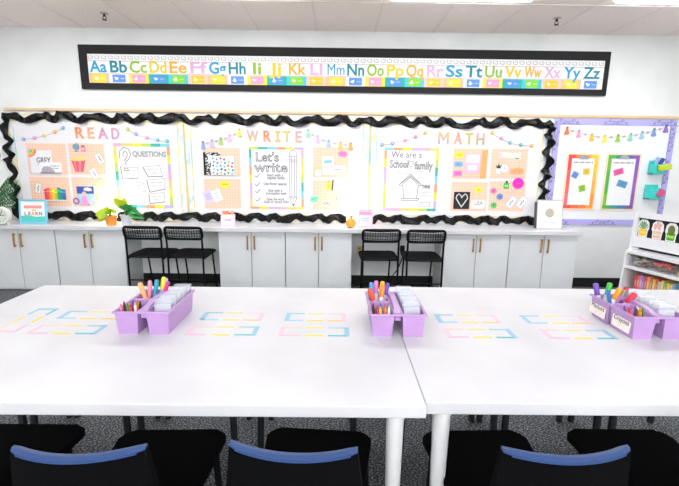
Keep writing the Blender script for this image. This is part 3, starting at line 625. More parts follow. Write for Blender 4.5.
c.lines('heart_outline', [[(0, -.38), (-.36, .12), (-.32, .3), (-.2, .38), (-.08, .3), (0, .16), (.08, .3), (.2, .38), (.32, .3), (.36, .12), (0, -.38)]], .011, M((230, 230, 232), .5))
for i in range(5):
    for j in range(5): c.poly('peg', [[(-.4+.2*i, -.42+.21*j), (-.38+.2*i, -.42+.21*j), (-.38+.2*i, -.4+.21*j), (-.4+.2*i, -.4+.21*j)]], GINK)
c = Card('word_card', 'white card with plant drawing beside the black heart board', 'card', (471, 200.2, 484.6, 208.6), WHITE, DI, .004); c.scribble('writing', [(-.3, .2, .05)], .0045, INK, .008); c.poly('plant_drawing', [[(.1, .1), (.2, .4), (.3, .1)], [(-.1, .2), (-.02, .46), (.06, .2)]], M((120, 160, 110), .6))
c.poly('corner_mark', [[(.36, -.46), (.46, -.46), (.46, -.3)]], M((230, 110, 110), .6))
c = Card('paper_banner', 'white pastel-edged paper banner at top right of the MATH board', 'banner', (498, 152.6, 520.6, 158.6), WHITE, DI, .004, tilt=2, shape=lambda w_, h_: [(-w_/2, -h_*.4), (-w_*.2, -h_*.3), (w_*.1, -h_/2), (w_/2, -h_/2), (w_*.44, 0), (w_/2, h_/2), (w_*.1, h_*.4), (-w_*.2, h_*.5), (-w_/2, h_*.3), (-w_*.44, 0)])
c.poly('pastel_end', [[(-.47, -.3), (-.35, -.3), (-.35, .3), (-.47, .26)]], M((246, 200, 224), .6)); c.poly('green_end', [[(.22, -.48), (.42, -.5), (.42, -.3), (.22, -.3)]], M((100, 170, 110), .6)); c.poly('yellow_middle', [[(-.2, -.1), (.1, -.15), (.1, .1), (-.2, .1)]], M((248, 236, 170), .6))
c = Card('pot_cutout', 'white pot with dark green cactus cut-out on the MATH board', 'pot', (495.4, 168.4, 499.6, 173.6), WHITE, DI+.001, .004, shape=rr(.1))
c.poly('cactus', [[(-.4, .5), (-.6, 1.1), (-.25, .9), (0, 1.5), (.25, .9), (.7, 1.2), (.4, .5)]], M((40, 80, 50), .6))
c = Card('clock_cutout', 'round white clock cut-out beside the white pot on the MATH board', 'clock', (499.6, 164, 508.2, 173), M((250, 250, 250), .6), DI, .005, shape=disk)
c.lines('clock_rim', [circ(0, 0, .46, 24)], .004, M((150, 150, 170), .6), True); c.lines('clock_hand', [[(0, 0), (0, .3)], [(0, 0), (.22, .05)]], .004, INK)
c = Card('wooden_crate', 'peach wooden crate cut-out right of the clock cut-out', 'crate', (510.2, 166.6, 522.8, 173.8), M((240, 176, 116), .6), DI, .006, shape=lambda w_, h_: [(-w_/2, -h_/2), (w_/2, -h_/2), (w_*.46, h_*.2), (w_*.2, h_*.3), (w_*.12, h_*.55), (0, h_*.2), (-w_*.14, h_*.4), (-w_*.3, h_*.1), (-w_/2, h_*.15)])
c.lines('slat_line', [[(-.48, -.2), (.48, -.2)], [(-.48, .02), (.48, .02)], [(-.2, -.5), (-.2, .1)], [(.2, -.5), (.2, .1)]], .003, M((206, 136, 84), .6))
c = Card('green_bottle', 'green paint bottle cut-out on the MATH board', 'bottle', (503, 182.8, 508.2, 188.6), M((60, 180, 70), .6), DI, .006, shape=rr(.22)); c.poly('cap', [[(-.2, .5), (.2, .5), (.2, .85), (-.2, .85)]], M((30, 70, 40), .6)); c.poly('bottle_label', [[(-.38, -.25), (.38, -.25), (.38, .2), (-.38, .2)]], M((150, 220, 130), .6))
c = Card('round_disc', 'bright magenta round disc on the MATH board', 'disc', (511.8, 177.6, 523, 188.8), M((240, 30, 190), .5), DI, .005, shape=disk); c.lines('ring', [circ(0, 0, .42, 28)], .003, M((250, 110, 215), .5), True); c.scribble('writing', [(-.2, .2, 0)], .003, M((250, 130, 220), .6))
hang_tag((506.6, 196, 514.2, 208.4), 34, 'left of two tilted white word tags on the MATH board', (205, 200, 205))
hang_tag((517.2, 196, 525, 208.4), 34, 'right of two tilted white word tags on the MATH board', (205, 200, 205))

# ---------------------------------------------------------------- lilac bordered board on the right
c = Card('lilac_bulletin_board', 'white bulletin board with lilac scrollwork border at the right', 'bulletin board', (548.8, 120.6, 668.2, 226.5), M((238, 240, 242), .5), 0, .010)
LIL = M((182, 176, 236), .6, name='lilac_border'); bw = .068
for (xa, xb, za, zb) in ((-c.w/2, c.w/2, c.h/2-bw, c.h/2), (-c.w/2, c.w/2, -c.h/2, -c.h/2+bw), (-c.w/2, -c.w/2+bw, -c.h/2+bw, c.h/2-bw), (c.w/2-bw, c.w/2, -c.h/2+bw, c.h/2-bw)):
    bm = B(); box(bm, ((xa+xb)/2, -.011, (za+zb)/2), (xb-xa, .002, zb-za)); s_ = link('border_strip', bm, LIL, c.o)
    bm = B(); hor = (xb-xa) > (zb-za); L = max(xb-xa, zb-za); cx, cz = (xa+xb)/2, (za+zb)/2
    spots = [0, -.40, .40] if hor else [.02, -.3, .36]
    for sp in spots:
        for sg in (-1, 1):
            for q in range(3):
                o1 = sp*L+sg*(.022+.046*q); rr_ = .024-.004*q
                pts = [(o1+rr_*(1-.09*a)*math.cos(a*.75*sg), (.012 if q % 2 else -.008)+rr_*(1-.09*a)*math.sin(a*.75)) for a in range(10)]
                pts = [(cx+u, cz+v) if hor else (cx+v, cz+u) for u, v in pts]; stroke(bm, pts, .0040, -.012, -.013); e0 = sp*L+sg*(.01+.05*q); pts = [(cx+e0+sg*.012*a, cz-.024+.006*math.sin(a*1.1+q)) if hor else (cx-.024+.006*math.sin(a*1.1+q), cz+e0+sg*.012*a) for a in range(5)]; stroke(bm, pts, .004, -.012, -.0125)
    link('scrollwork', bm, M((66, 62, 96), .6), s_)
TC = [(238, 120, 60), (246, 160, 205), (248, 200, 70), (240, 232, 90), (150, 205, 70), (150, 215, 190), (160, 205, 225), (120, 165, 215), (140, 110, 195)]
DP2 = DP; DP = .0116
garland('tassel_garland', 'rainbow tassel garland across the lilac bordered board', [(566.3, 129), (578, 132.2), (591, 135.6), (604, 137), (617, 136.6), (629.6, 135.4), (641.2, 133.4), (652.9, 130.6), (665, 127)], TC, 'tassel', (200, 160, 110))
DP = DP2
def chart(rc, lb, L_, T_, R_, Bc):
    c = Card('hanging_chart', lb, 'chart', rc, M((246, 222, 190), .5), .0137, .006)
    f = .018; bw = .04; a, b = c.w/2-f, c.h/2-f
    def strip(cols, horiz, pos):
        n = len(cols)
        for k, col in enumerate(cols):
            bm = B()
            if horiz: box(bm, (-a+2*a*(k+.5)/n, -.0065, pos), (2*a/n, .001, bw))
            else: box(bm, (pos, -.0065, (b-bw)-2*(b-bw)*(k+.5)/n), (bw, .001, 2*(b-bw)/n))
            link('rainbow_band', bm, M(col, .6), c.o)
    strip(T_, True, b-bw/2); strip(Bc, True, -b+bw/2); strip(L_, False, -a+bw/2); strip(R_, False, a-bw/2)
    bm = B(); box(bm, (0, -.0065, 0), (2*(a-bw), .001, 2*(b-bw))); link('white_sheet', bm, M((240, 240, 242), .5), c.o)
    bm = B(); prism(bm, [(-.055, .0), (.055, .0), (.05, .02), (.02, .045), (-.02, .045), (-.05, .02)], -.007, -.018)
    cl = link('clip', bm, M((176, 180, 186), .35, .6), c.o); cl.location.z = b-bw-.005
    bm = B()
    for k in range(14): box(bm, (-.11+.0165*k, -.0074, b-bw-.045), (.011, .0006, .016 if k % 4 else .006))
    link('heading', bm, M((120, 120, 126), .7), c.o)
    return c
RD, ORG, YLW = (232, 70, 80), (244, 130, 60), (250, 200, 60)
chart((563.4, 153.4, 596, 210.2), 'wood-framed clipboard chart with red to yellow border on the lilac board', [RD, (236, 96, 96), (240, 100, 90), (240, 110, 120)], [RD, ORG, (246, 160, 60), YLW], [YLW, (250, 190, 70), (248, 176, 66), (246, 150, 60)], [(238, 90, 70), (242, 110, 62), ORG, (248, 160, 60)])
GN, TL, PU = (80, 180, 70), (50, 150, 150), (150, 90, 180)
chart((602.6, 153.8, 636.6, 210.6), 'wood-framed clipboard chart with green to purple border on the lilac board', [(110, 185, 60), GN, (80, 180, 70), (130, 195, 60)], [GN, (50, 150, 130), (70, 110, 170), PU], [(140, 90, 180), PU, (160, 100, 186), (140, 90, 180)], [GN, TL, (70, 120, 170), (120, 90, 170)])
for (rc, tl, col, lb) in (((570.8, 171.6, 577, 178), 25, (110, 150, 210), 'blue sticky note on the red and yellow bordered chart'), ((582, 168.4, 588.2, 174.8), -5, (246, 200, 60), 'yellow sticky note on the red and yellow bordered chart'), ((577.6, 185, 584, 191.4), -15, (150, 200, 60), 'green sticky note on the red and yellow bordered chart'),
                          ((612.4, 168.8, 622, 174.8), -18, (236, 100, 170), 'pink sticky note on the green and purple bordered chart'), ((615.8, 180.6, 625.6, 187.2), 16, (100, 160, 205), 'blue sticky note on the green and purple bordered chart')):
    c = Card('sticky_note', lb, 'note', rc, M(col, .6), .0209, .003, tilt=tl, group='sticky notes on the hanging charts'); c.scribble('writing', [(-.3, .3, .15), (-.3, .25, -.15)], .0035, M(tuple(int(v*.55) for v in col), .7), .005)
TEAL = M((60, 214, 206), .4, name='teal_plastic')
def pocket(rc, lb):
    x0, y0, x1, y1 = rc; p = onY((x0+x1)/2, (y0+y1)/2, YW-.05); q = onY(x1, y1, YW-.05); o = onY(x0, y0, YW-.05); wd, h = (q.x-o.x)*.8, (o.z-q.z)*.88
    t = thing('wall_pocket', lb, 'wall pocket', (p.x+.02, YW-.0136, p.z-h/2), group='teal wall pockets')
    bm = B(); d = .09; box(bm, (0, -.003, h/2+.01), (wd, .006, h+.02)); box(bm, (0, -d/2, .004), (wd, d, .008)); box(bm, (-wd/2+.004, -d/2, h*.45), (.008, d, h*.9)); box(bm, (wd/2-.004, -d/2, h*.45), (.008, d, h*.9)); link('pocket_shell', bm, TEAL, t)
    bm = B(); box(bm, (0, -d, h*.42), (wd, .008, h*.84), bev=.003); link('pocket_front', bm, TEAL, t); return p, wd, h
p, wd, h = pocket((648.4, 161.6, 659.6, 175), 'upper teal plastic pocket on the lilac bordered board')
t = thing('marker_eraser', 'yellow-green eraser sticking out of the upper teal pocket', 'eraser', (p.x+.035, YW-.135, p.z+.01), (0, math.radians(-8), 0)); bm = B(); box(bm, (.02, 0, 0), (.13, .045, .062), bev=.008); e_ = link('eraser_body', bm, M((196, 214, 50), .6), t); bm = B(); box(bm, (.02, .026, 0), (.128, .008, .06)); link('felt', bm, M((70, 75, 40), .9), t)
bm = B(); box(bm, (0, 0, 0), (.035, .02, .14), bev=.004); tag(link('glue_stick', bm, M((150, 180, 230), .5), loc=(p.x+.01, YW-.055, p.z+.05), rot=(0, .3, 0)), 'pale blue tube standing in the upper teal pocket', 'tube')
bm = B(); box(bm, (0, 0, 0), (.04, .02, .14), bev=.004); tag(link('glue_stick', bm, M((50, 70, 150), .5), loc=(p.x+.055, YW-.055, p.z+.045), rot=(0, .45, 0)), 'navy tube standing in the upper teal pocket', 'tube')
p, wd, h = pocket((643.8, 185.6, 658.2, 199.8), 'lower teal plastic pocket on the lilac bordered board')
bm = B(); prism(bm, rrect(.075, .085, .02), 0, -.02); tag(link('pink_tag', bm, M((220, 90, 140), .6), loc=(p.x+.06, YW-.108, p.z+.0), rot=(0, .6, 0)), 'pink tag hooked on the lower teal pocket', 'tag')

# wall fittings
c = Card('wall_switch', 'small white wall switch box left of the READ board', 'switch', (-5, 148.5, 3.6, 159.5), M((235, 235, 235), .4), 0, .02, shape=rr(.1)); c.poly('switch_window', [[(-.3, -.3), (.3, -.3), (.3, .1), (-.3, .1)]], M((150, 160, 160), .4), .002)
p = onY(359.5, 250.5); t = thing('wall_outlet', 'beige wall outlet inside the right chair niche', 'outlet', (p.x, YW, p.z)); bm = B(); prism(bm, rrect(.075, .115, .006), 0, -.006); link('cover_plate', bm, M((206, 190, 150), .4), t)
for s in (-1, 1):
    bm = B(); prism(bm, rrect(.034, .03, .008, z=s*.024), -.006, -.009); link('socket', bm, M((150, 130, 96), .5), t)
p = onY(402, 248.5); t = thing('power_adapter', 'black power adapter on the wall between the two right niche chairs', 'adapter', (p.x, YW, p.z)); bm = B(); box(bm, (0, -.022, 0), (.05, .044, .075), bev=.005); link('adapter_body', bm, BLACK, t); bm = B(); tube(bm, [(0, -.03, -.03), (.004, -.035, -.1), (-.05, -.03, -.25), (-.1, -.03, -p.z+.12)], .006, 6); link('cord', bm, BLACK, t)

# ---------------------------------------------------------------- things on the counter
def base(px, py): p = onZ(px, py, KZ); return p
def hgt(px, py, Y): return onY(px, py, Y).z-KZ
def table_lamp(px, pyb, pyt, wpx, lb):
    p = base(px, pyb); Y = YW-.17; x = onY(px, pyb, Y).x; h = hgt(px, pyt, Y); w_ = wpx*Y/FOC*1.0
    t = thing('table_lamp', lb, 'lamp', (x, Y, KZ), group='glowing table lamps')
    bm = B(); lathe(bm, [(w_*.32, 0), (w_*.32, .012), (w_*.1, .02), (w_*.08, .045), (w_*.2, .05)], 20); link('lamp_base', bm, M((240, 240, 236), .4), t, smooth=True)
    bm = B(); lathe(bm, [(w_*.44, .05), (w_*.5, .06), (w_*.5, h-.015), (w_*.4, h)], 24); link('lamp_shade', bm, M((255, 244, 222), .5, emit=LAMP_POWER), t, smooth=True)
table_lamp(108.5, 216, 189, 16, 'glowing white table lamp behind the orange and grey plant pots')
table_lamp(354, 216, 183, 15, 'glowing white table lamp behind the pineapple ornament')
# clock
p = base(4, 225); t = thing('desk_clock', 'round white desk clock at the left end of the counter', 'clock', (p.x-.01, p.y, KZ)); r_ = .09
bm = B(); prism(bm, circ(0, r_+.012, r_, 32), .02, -.025); link('clock_case', bm, M((232, 232, 226), .4), t)
bm = B(); prism(bm, circ(0, r_+.012, r_*.84, 32), -.025, -.027); link('clock_face', bm, M((214, 222, 212), .5), t)
bm = B(); stroke(bm, [(0, r_+.012), (.03, r_+.055)], .007, -.0275, -.029); stroke(bm, [(0, r_+.012), (.05, r_+.02)], .006, -.0275, -.029); link('clock_hand', bm, INK, t)
bm = B()
for k in range(12): a = k*PI/6; box(bm, (r_*.7*math.sin(a), -.0275, r_+.012+r_*.7*math.cos(a)), (.006, .001, .006))
link('hour_mark', bm, GINK, t)
for s in (-1, 1):
    bm = B(); tube(bm, [(s*.05, 0, .03), (s*.065, 0, 0)], .009, 8); link('foot', bm, M((232, 232, 226), .4), t)
# plants
def leaf(bm, base_, tip, wd, droop=.03, n=6, normal=None):
    a, b = Vector(base_), Vector(tip); d = b-a; side = d.cross(Vector((0, -1, .35))).normalized()
    prev = None; up = side.cross(d).normalized()
    for k in range(n+1):
        s = k/n; p_ = a+d*s+Vector((0, 0, -droop*s*s))+up*.012*math.sin(PI*s); ww = wd*math.sin(PI*min(1, s*.92+.06))**.8*.5
        row = [bm.verts.new(p_-side*ww), bm.verts.new(p_+up*-.004), bm.verts.new(p_+side*ww)]
        if prev:
            for j in range(2): bm.faces.new((prev[j], prev[j+1], row[j+1], row[j]))
        prev = row
def pot(t, r_, h, col):
    bm = B(); lathe(bm, [(r_*.72, 0), (r_*.98, h*.9), (r_*1.06, h*.9), (r_*1.06, h), (r_*.9, h), (r_*.88, h*.85)], 22); link('pot', bm, M(col, .5), t, smooth=True)
    bm = B(); lathe(bm, [(r_*.87, h*.8), (r_*.87, h*.86), (.001, h*.88)], 16); link('soil', bm, M((70, 50, 40), .9), t)
Yp = YW-.27
x = onY(-8, 215, Yp).x; t = thing('potted_palm', 'dark green palm plant reaching in at the left edge of the counter', 'plant', (x-.1, Yp+.1, KZ)); pot(t, .07, .12, (225, 225, 222))
bm = B()
for k in range(9):
    a = -.9+k*.26; tip = Vector((.10+.23*math.cos(a*.7), R.uniform(-.08, .06), .20+.16*math.sin(a+.75)+.03*k*.4))
    tube(bm, [(0, 0, .1), tuple(tip*.5+Vector((0, 0, .08))), tuple(tip)], [.004, .003, .002], 5)
    for q in range(3, 10):
        s = q/10; p_ = tip*s+Vector((0, 0, .1*(1-s)+.03*math.sin(PI*s))); dr = tip.normalized()
        for sg in (-1, 1):
            leaf(bm, p_, p_+dr*.05+Vector((0, 0, sg*.045)), .013, .01, 3)
link('foliage', bm, M((40, 108, 52), .5), t)
def plant(px, pyb, wpx, htpx, potc, leaves, lb):
    Y = YW-.32; x = onY(px, pyb, Y).x; h = hgt(px, htpx, Y); t = thing('potted_plant', lb, 'plant', (x, Y, KZ)); pot(t, wpx*Y/FOC/2, h, potc)
    for col, ls in leaves:
        bm = B(); bs = B()
        for (dx, dz, dy, wd) in ls:
            leaf(bm, (dx*.25, dy*.3, h+.02+dz*.25), (dx, dy, h+dz), wd, .03); tube(bs, [(0, 0, h*.8), (dx*.12, dy*.2, h+.02), (dx*.25, dy*.3, h+.02+dz*.25)], .003, 5)
        link('foliage', bm, M(col, .45), t, smooth=True); link('stem', bs, M(tuple(int(v*.75) for v in col), .5), t)
YG, LG, DG, GG = (190, 210, 40), (150, 200, 50), (40, 140, 70), (70, 170, 80)
def spray(n, a0, a1, r0, r1, wd, seed, sq=.75):
    q = random.Random(seed); o = []
    for k in range(n):
        a = math.radians(a0+(a1-a0)*(k+.5)/n+q.uniform(-9, 9)); r_ = q.uniform(r0, r1); o.append((r_*math.cos(a), r_*math.sin(a)*sq, q.uniform(-.07, .03), wd*q.uniform(.75, 1.15)))
    return o
plant(111.5, 225, 12, 215.6, (246, 160, 60), [(YG, spray(12, 60, 205, .09, .17, .08, 3)+[(-.10, .01, -.07, .07), (-.12, .03, -.03, .07)]), (LG, spray(7, 40, 180, .06, .14, .055, 5))], 'orange pot with drooping yellow-green leaves on the counter')
plant(127, 224.6, 11, 214.8, (214, 220, 228), [(DG, spray(12, 0, 80, .12, .22, .055, 8)), (GG, spray(9, -5, 110, .08, .20, .045, 9)), (YG, spray(6, 88, 128, .14, .25, .08, 12, 1.0))], 'pale grey pot with bright green leaves beside the orange pot')
# framed signs
def sign(rc, name, lb, cat, framec, fw, back=.2, Y=YW-.3, th=.016, face=(250, 250, 250)):
    x0, y0, x1, y1 = rc; p0, p1 = onY(x0, (y0+y1)/2, Y), onY(x1, (y0+y1)/2, Y); h = onY((x0+x1)/2, y0, Y).z-KZ; w_ = p1.x-p0.x
    t = thing(name, lb, cat, ((p0.x+p1.x)/2, Y, KZ), (-.12, 0, 0))
    bm = B()
    for (cx, cz, sx, sz) in ((0, fw/2, w_, fw), (0, h-fw/2, w_, fw), (-w_/2+fw/2, h/2, fw, h-2*fw), (w_/2-fw/2, h/2, fw, h-2*fw)): box(bm, (cx, 0, cz), (sx, th, sz), bev=.002)
    link('frame', bm, M(framec, .4), t)
    bm = B(); box(bm, (0, .002, h/2), (w_-2*fw+.002, th-.006, h-2*fw+.002)); link('sign_face', bm, M(face, .5), t)
    bm = B(); tube(bm, [(0, .008, h*.6), (0, .075, .010)], .006, 6); link('stand', bm, M(framec, .4), t)
    return t, w_, h, -th/2+.004
t, w_, h, yf = sign((18.2, 199.6, 46, 223.6), 'framed_sign', 'light blue framed sign reading LEARN on the left of the counter', 'sign', (128, 200, 228), .02)
bm = B(); box(bm, (0, yf-.001, h*.70), (w_*.64, .001, h*.12)); link('coral_banner', bm, M((248, 160, 150), .6), t)
bm = B(); prism(bm, [(-w_/2+.021, .021), (w_/2-.021, .021), (w_/2-.021, h*.32), (w_*.1, h*.30), (-w_*.2, h*.36), (-w_/2+.021, h*.33)], yf, yf-.001); link('teal_band', bm, M((90, 206, 196), .6), t)
for ch, x_, col in zip('LEARN', (-.27, -.13, .0, .13, .27), ((226, 110, 120), (120, 160, 90), (240, 170, 80), (220, 130, 90), (150, 120, 170))): text('letter', ch, .05, M(col, .6), t, (x_*w_, yf-.001, h*.42), ext=.0006, off=.0015)
text('small_word', 'to', .042, M((240, 180, 70), .6), t, (.04*w_, yf-.001, h*.57), ext=.0006, off=.001)
t, w_, h, yf = sign((536.8, 200, 562.6, 226.2), 'framed_sign', 'white framed print with gold and lilac circle at the right counter end', 'sign', (196, 200, 203), .008, th=.05, Y=YW-.22)
bm = B(); prism(bm, circ(0, h*.55, .05, 28), yf-.0, yf-.0015); link('circle_print', bm, ramp_mat('gold_lilac', [(.4, (206, 190, 110)), (.6, (178, 172, 200))], 22), t)
text('caption', 'Math Wall', .034, M((170, 176, 196), .7), t, (0, yf-.001, h*.22), ext=.0006)
bm = B(); box(bm, (-w_/2-.004, .0, h*.47), (.008, .05, h*.9)); link('dark_edge', bm, M((70, 76, 80), .5), t)
t, w_, h, yf = sign((358.4, 209.4, 372.8, 225.6), 'photo_frame', 'small pink and lilac frame beside the pineapple ornament', 'frame', (246, 186, 216), .012, Y=YW-.27, face=(226, 222, 246))
bm = B(); box(bm, (0, yf-.001, h*.78), (w_*.8, .001, h*.18)); link('pink_header', bm, M((246, 160, 205), .6), t)
bm = B()
for z_ in (.5, .36): stroke(bm, [(-w_*.25+w_*.08*k, h*z_+(.006 if k % 2 else -.006)) for k in range(7)], .004, yf, yf-.001)
link('writing', bm, M((140, 150, 200), .6), t)
t, w_, h, yf = sign((220.6, 214, 235, 224), 'desk_sign', 'small pink sign with orange flowers on top, below the LETS WRITE poster', 'sign', (248, 200, 220), .010, Y=YW-.28, face=(252, 238, 244))
text('caption', 'write', .036, M((226, 140, 170), .6), t, (0, yf-.001, h*.5), ext=.0006, off=.001)
for (dx, col) in ((-.042, (240, 150, 90)), (-.008, (236, 130, 80)), (.045, (240, 170, 110))):
    bm = B()
    for k in range(6): prism(bm, circ(dx+.012*math.cos(k*PI/3), h+.014+.012*math.sin(k*PI/3), .010, 8), .004-.001*k, -.006-.0005*k)
    link('flower', bm, M(col, .6), t)
p = base(350.5, 224.6); t = thing('pineapple_ornament', 'small orange pineapple ornament on the counter', 'ornament', (p.x, YW-.29, KZ)); bm = B(); lathe(bm, [(.02, 0), (.042, .012), (.055, .04), (.054, .065), (.04, .09), (.015, .102)], 18); link('fruit_body', bm, ramp_mat('pineapple', [(.42, (232, 146, 40)), (.56, (250, 190, 90))], 60), t, smooth=True)
bm = B()
for k in range(9): a = k*2*PI/9; leaf(bm, (0, 0, .095), (.028*math.cos(a), .028*math.sin(a), .135), .014, .0, 3)
link('crown_leaf', bm, M((236, 170, 70), .5), t)

# ---------------------------------------------------------------- perforated folding chairs under the counter
CHB = M((5, 5, 6), .6, name='black_chair_metal')
CHB.node_tree.nodes['Principled BSDF'].inputs['Specular IOR Level'].default_value = .2
def folding_chair(lb, x, y, rz):
    t = thing('folding_chair', lb, 'chair', (x, y, 0), (0, 0, rz), group='black perforated folding chairs')
    hw = .18
    for s in (-1, 1):
        bm = B(); tube(bm, [(s*hw, -.01, .0), (s*hw, -.01, .44), (s*hw, -.015, .60), (s*hw, -.04, .74)], .0105, 8); link('leg', bm, CHB, t, smooth=True)
        bm = B(); tube(bm, [(s*(hw-.025), .44, .0), (s*(hw-.025), .36, .40), (s*(hw-.025), .34, .435)], .0095, 8); link('leg', bm, CHB, t, smooth=True)
    bm = B(); tube(bm, [(-hw+.02, .43, .06), (hw-.02, .43, .06)], .008, 6); tube(bm, [(-hw, -.01, .2), (hw, -.01, .2)], .008, 6); tube(bm, [(-hw, -.01, .425), (-hw, .36, .435)], .009, 6); tube(bm, [(hw, -.01, .425), (hw, .36, .435)], .009, 6); link('cross_bar', bm, CHB, t)
    bm = B(); n = 8; prev = None
    pr = rrect(.378, .40, .06, 4)
    slab(bm, [(u, .195+v) for u, v in pr], .437, .451); link('seat', bm, CHB, t)
    bm = B(); tube(bm, [(u, .195+v, .444) for u, v in pr], .012, 8, closed=True); link('seat_rim', bm, CHB, t, smooth=True)
    # back panel: rounded rim and a lattice with open holes
    bw_, bh = .375, .125; z0 = .635; lean = -.20
    rot = Matrix.Rotation(-lean, 3, 'X')
    def q(u, v): return rot @ Vector((u, -.035*(1-(2*u/bw_)**2)*.6, v))
    bm = B(); tube(bm, [q(u, v) for u, v in rrect(bw_, bh, .035, 4)], .012, 8, closed=True)
    o = link('backrest_rim', bm, CHB, t, smooth=True); o.location = (0, -.025, z0+bh/2)
    bm = B(); nx, nz = 15, 4
    for i in range(1, nx):
        u = -bw_/2+bw_*i/nx; tube(bm, [q(u, -bh/2), q(u, 0), q(u, bh/2)], .0032, 4)
    for j in range(1, nz):
        v = -bh/2+bh*j/nz; tube(bm, [q(-bw_/2+bw_*k/10, v) for k in range(11)], .004, 4)
    for v in (-bh/2+.008, bh/2-.008): tube(bm, [q(-bw_/2+.02+(bw_-.04)*k/10, v) for k in range(11)], .012, 4)
    o = link('backrest', bm, CHB, t); o.location = (0, -.025, z0+bh/2)
folding_chair('black perforated folding chair at the left side of the left counter niche', -1.95, 4.15, -.03)
folding_chair('black perforated folding chair at the right side of the left counter niche', -1.54, 4.15, -.03)
folding_chair('black perforated folding chair at the left side of the right counter niche', .44, 4.13, .03)
folding_chair('black perforated folding chair at the right side of the right counter niche', .89, 4.12, .0)

# ---------------------------------------------------------------- two white tables
def table(x0, x1, y0, y1, lb, rz=0, ins=.062):
    t = thing('work_table', lb, 'table', ((x0+x1)/2, (y0+y1)/2, 0), (0, 0, rz), group='white work tables'); w_, d = x1-x0, y1-y0
    bm = B(); box(bm, (0, 0, TZ-.019), (w_, d, .038), bev=.003); link('tabletop', bm, TOP, t)
    for sx in (-1, 1):
        for sy in (-1, 1):
            cx, cy = sx*(w_/2-ins), sy*(d/2-.05)
            bm = B(); lathe(bm, [(.014, 0), (.017, .02), (.027, .66), (.034, .68), (.034, TZ-.0405)], 18, (cx, cy, 0)); g = link('leg', bm, STEEL, t, smooth=True)
            bm = B(); lathe(bm, [(.02, 0), (.021, .012), (.018, .02)], 14, (cx, cy, 0)); link('foot_cap', bm, M((120, 122, 124), .5), g)
table(-1.615, .2635, 1.087, 2.225, 'white laminate table on the left, holding two lavender caddies', ins=.082)
table(.265, 2.10, 1.108, 2.262, 'white laminate table on the right, holding one lavender caddy')

# washi tape outlines
TP = [(140, 205, 225), (246, 200, 220), (248, 222, 110), (120, 205, 195), (250, 226, 150), (90, 180, 190)]
def name_tag(x0, x1, y0, y1, lb, rev=False, rz=0):
    cx, cy = (x0+x1)/2, (y0+y1)/2; w_, d = x1-x0, y1-y0
    t = thing('name_outline', lb, 'table decal', (cx, cy, TZ), (0, 0, rz), group='washi tape outlines on the tables')
    a, b = ((146, 198, 218), (240, 200, 216)) if not rev else ((240, 200, 216), (146, 198, 218))
    th = .0006; tw = .013
    def seg(xa, xb, ya, yb, col):
        bm = B(); box(bm, ((xa+xb)/2, (ya+yb)/2, th/2), (xb-xa, yb-ya, th)); link('tape_strip', bm, M(col, .5), t)
    n = 3
    tc = [(140, 198, 212), (242, 222, 120), (240, 206, 204)] if not rev else [(240, 208, 190), (238, 220, 120), (156, 204, 210)]
    bc = [(150, 205, 225), (244, 222, 80), (246, 205, 120)] if not rev else [(246, 190, 214), (242, 222, 70), (80, 185, 190)]
    for k in range(n):
        g = w_*.035; xa, xb = -w_/2+w_*k/n+g, -w_/2+w_*(k+1)/n-g
        seg(xa, xb, d/2-tw, d/2, tc[k]); seg(xa, xb, -d/2, -d/2+tw, bc[k])
    ew = .020
    seg(-w_/2-ew*.2, -w_/2+ew*.8, -d/2, d/2, a); seg(w_/2-ew*.8, w_/2+ew*.2, -d/2, d/2, b)
name_tag(-1.225, -.955, 1.733, 1.830, 'pale blue and yellow tape outline left of the leftmost caddy, farther one')
name_tag(-1.238, -.965, 1.570, 1.664, 'pink and yellow tape outline left of the leftmost caddy, nearer one', True)
name_tag(-1.475, -1.205, 1.673, 1.767, 'tape outline turned sideways at the left end of the left table', True, PI/2)
name_tag(-.600, -.333, 1.733, 1.832, 'pale blue and pink tape outline just right of the leftmost caddy, farther one')
name_tag(-.607, -.327, 1.573, 1.667, 'pink and blue tape outline just right of the leftmost caddy, nearer one', True)
name_tag(-.225, .04, 1.733, 1.832, 'pale blue and pink tape outline just left of the middle caddy, farther one')
name_tag(-.230, .05, 1.573, 1.667, 'pink and blue tape outline just left of the middle caddy, nearer one', True)
name_tag(.455, .728, 1.733, 1.832, 'pale blue and pink tape outline just right of the middle caddy, farther one')
name_tag(.455, .730, 1.573, 1.667, 'pink and teal tape outline just right of the middle caddy, nearer one', True)
name_tag(.850, 1.128, 1.733, 1.832, 'pale blue and pink tape outline just left of the rightmost caddy, farther one')
name_tag(.865, 1.139, 1.573, 1.667, 'pink and teal tape outline just left of the rightmost caddy, nearer one', True)

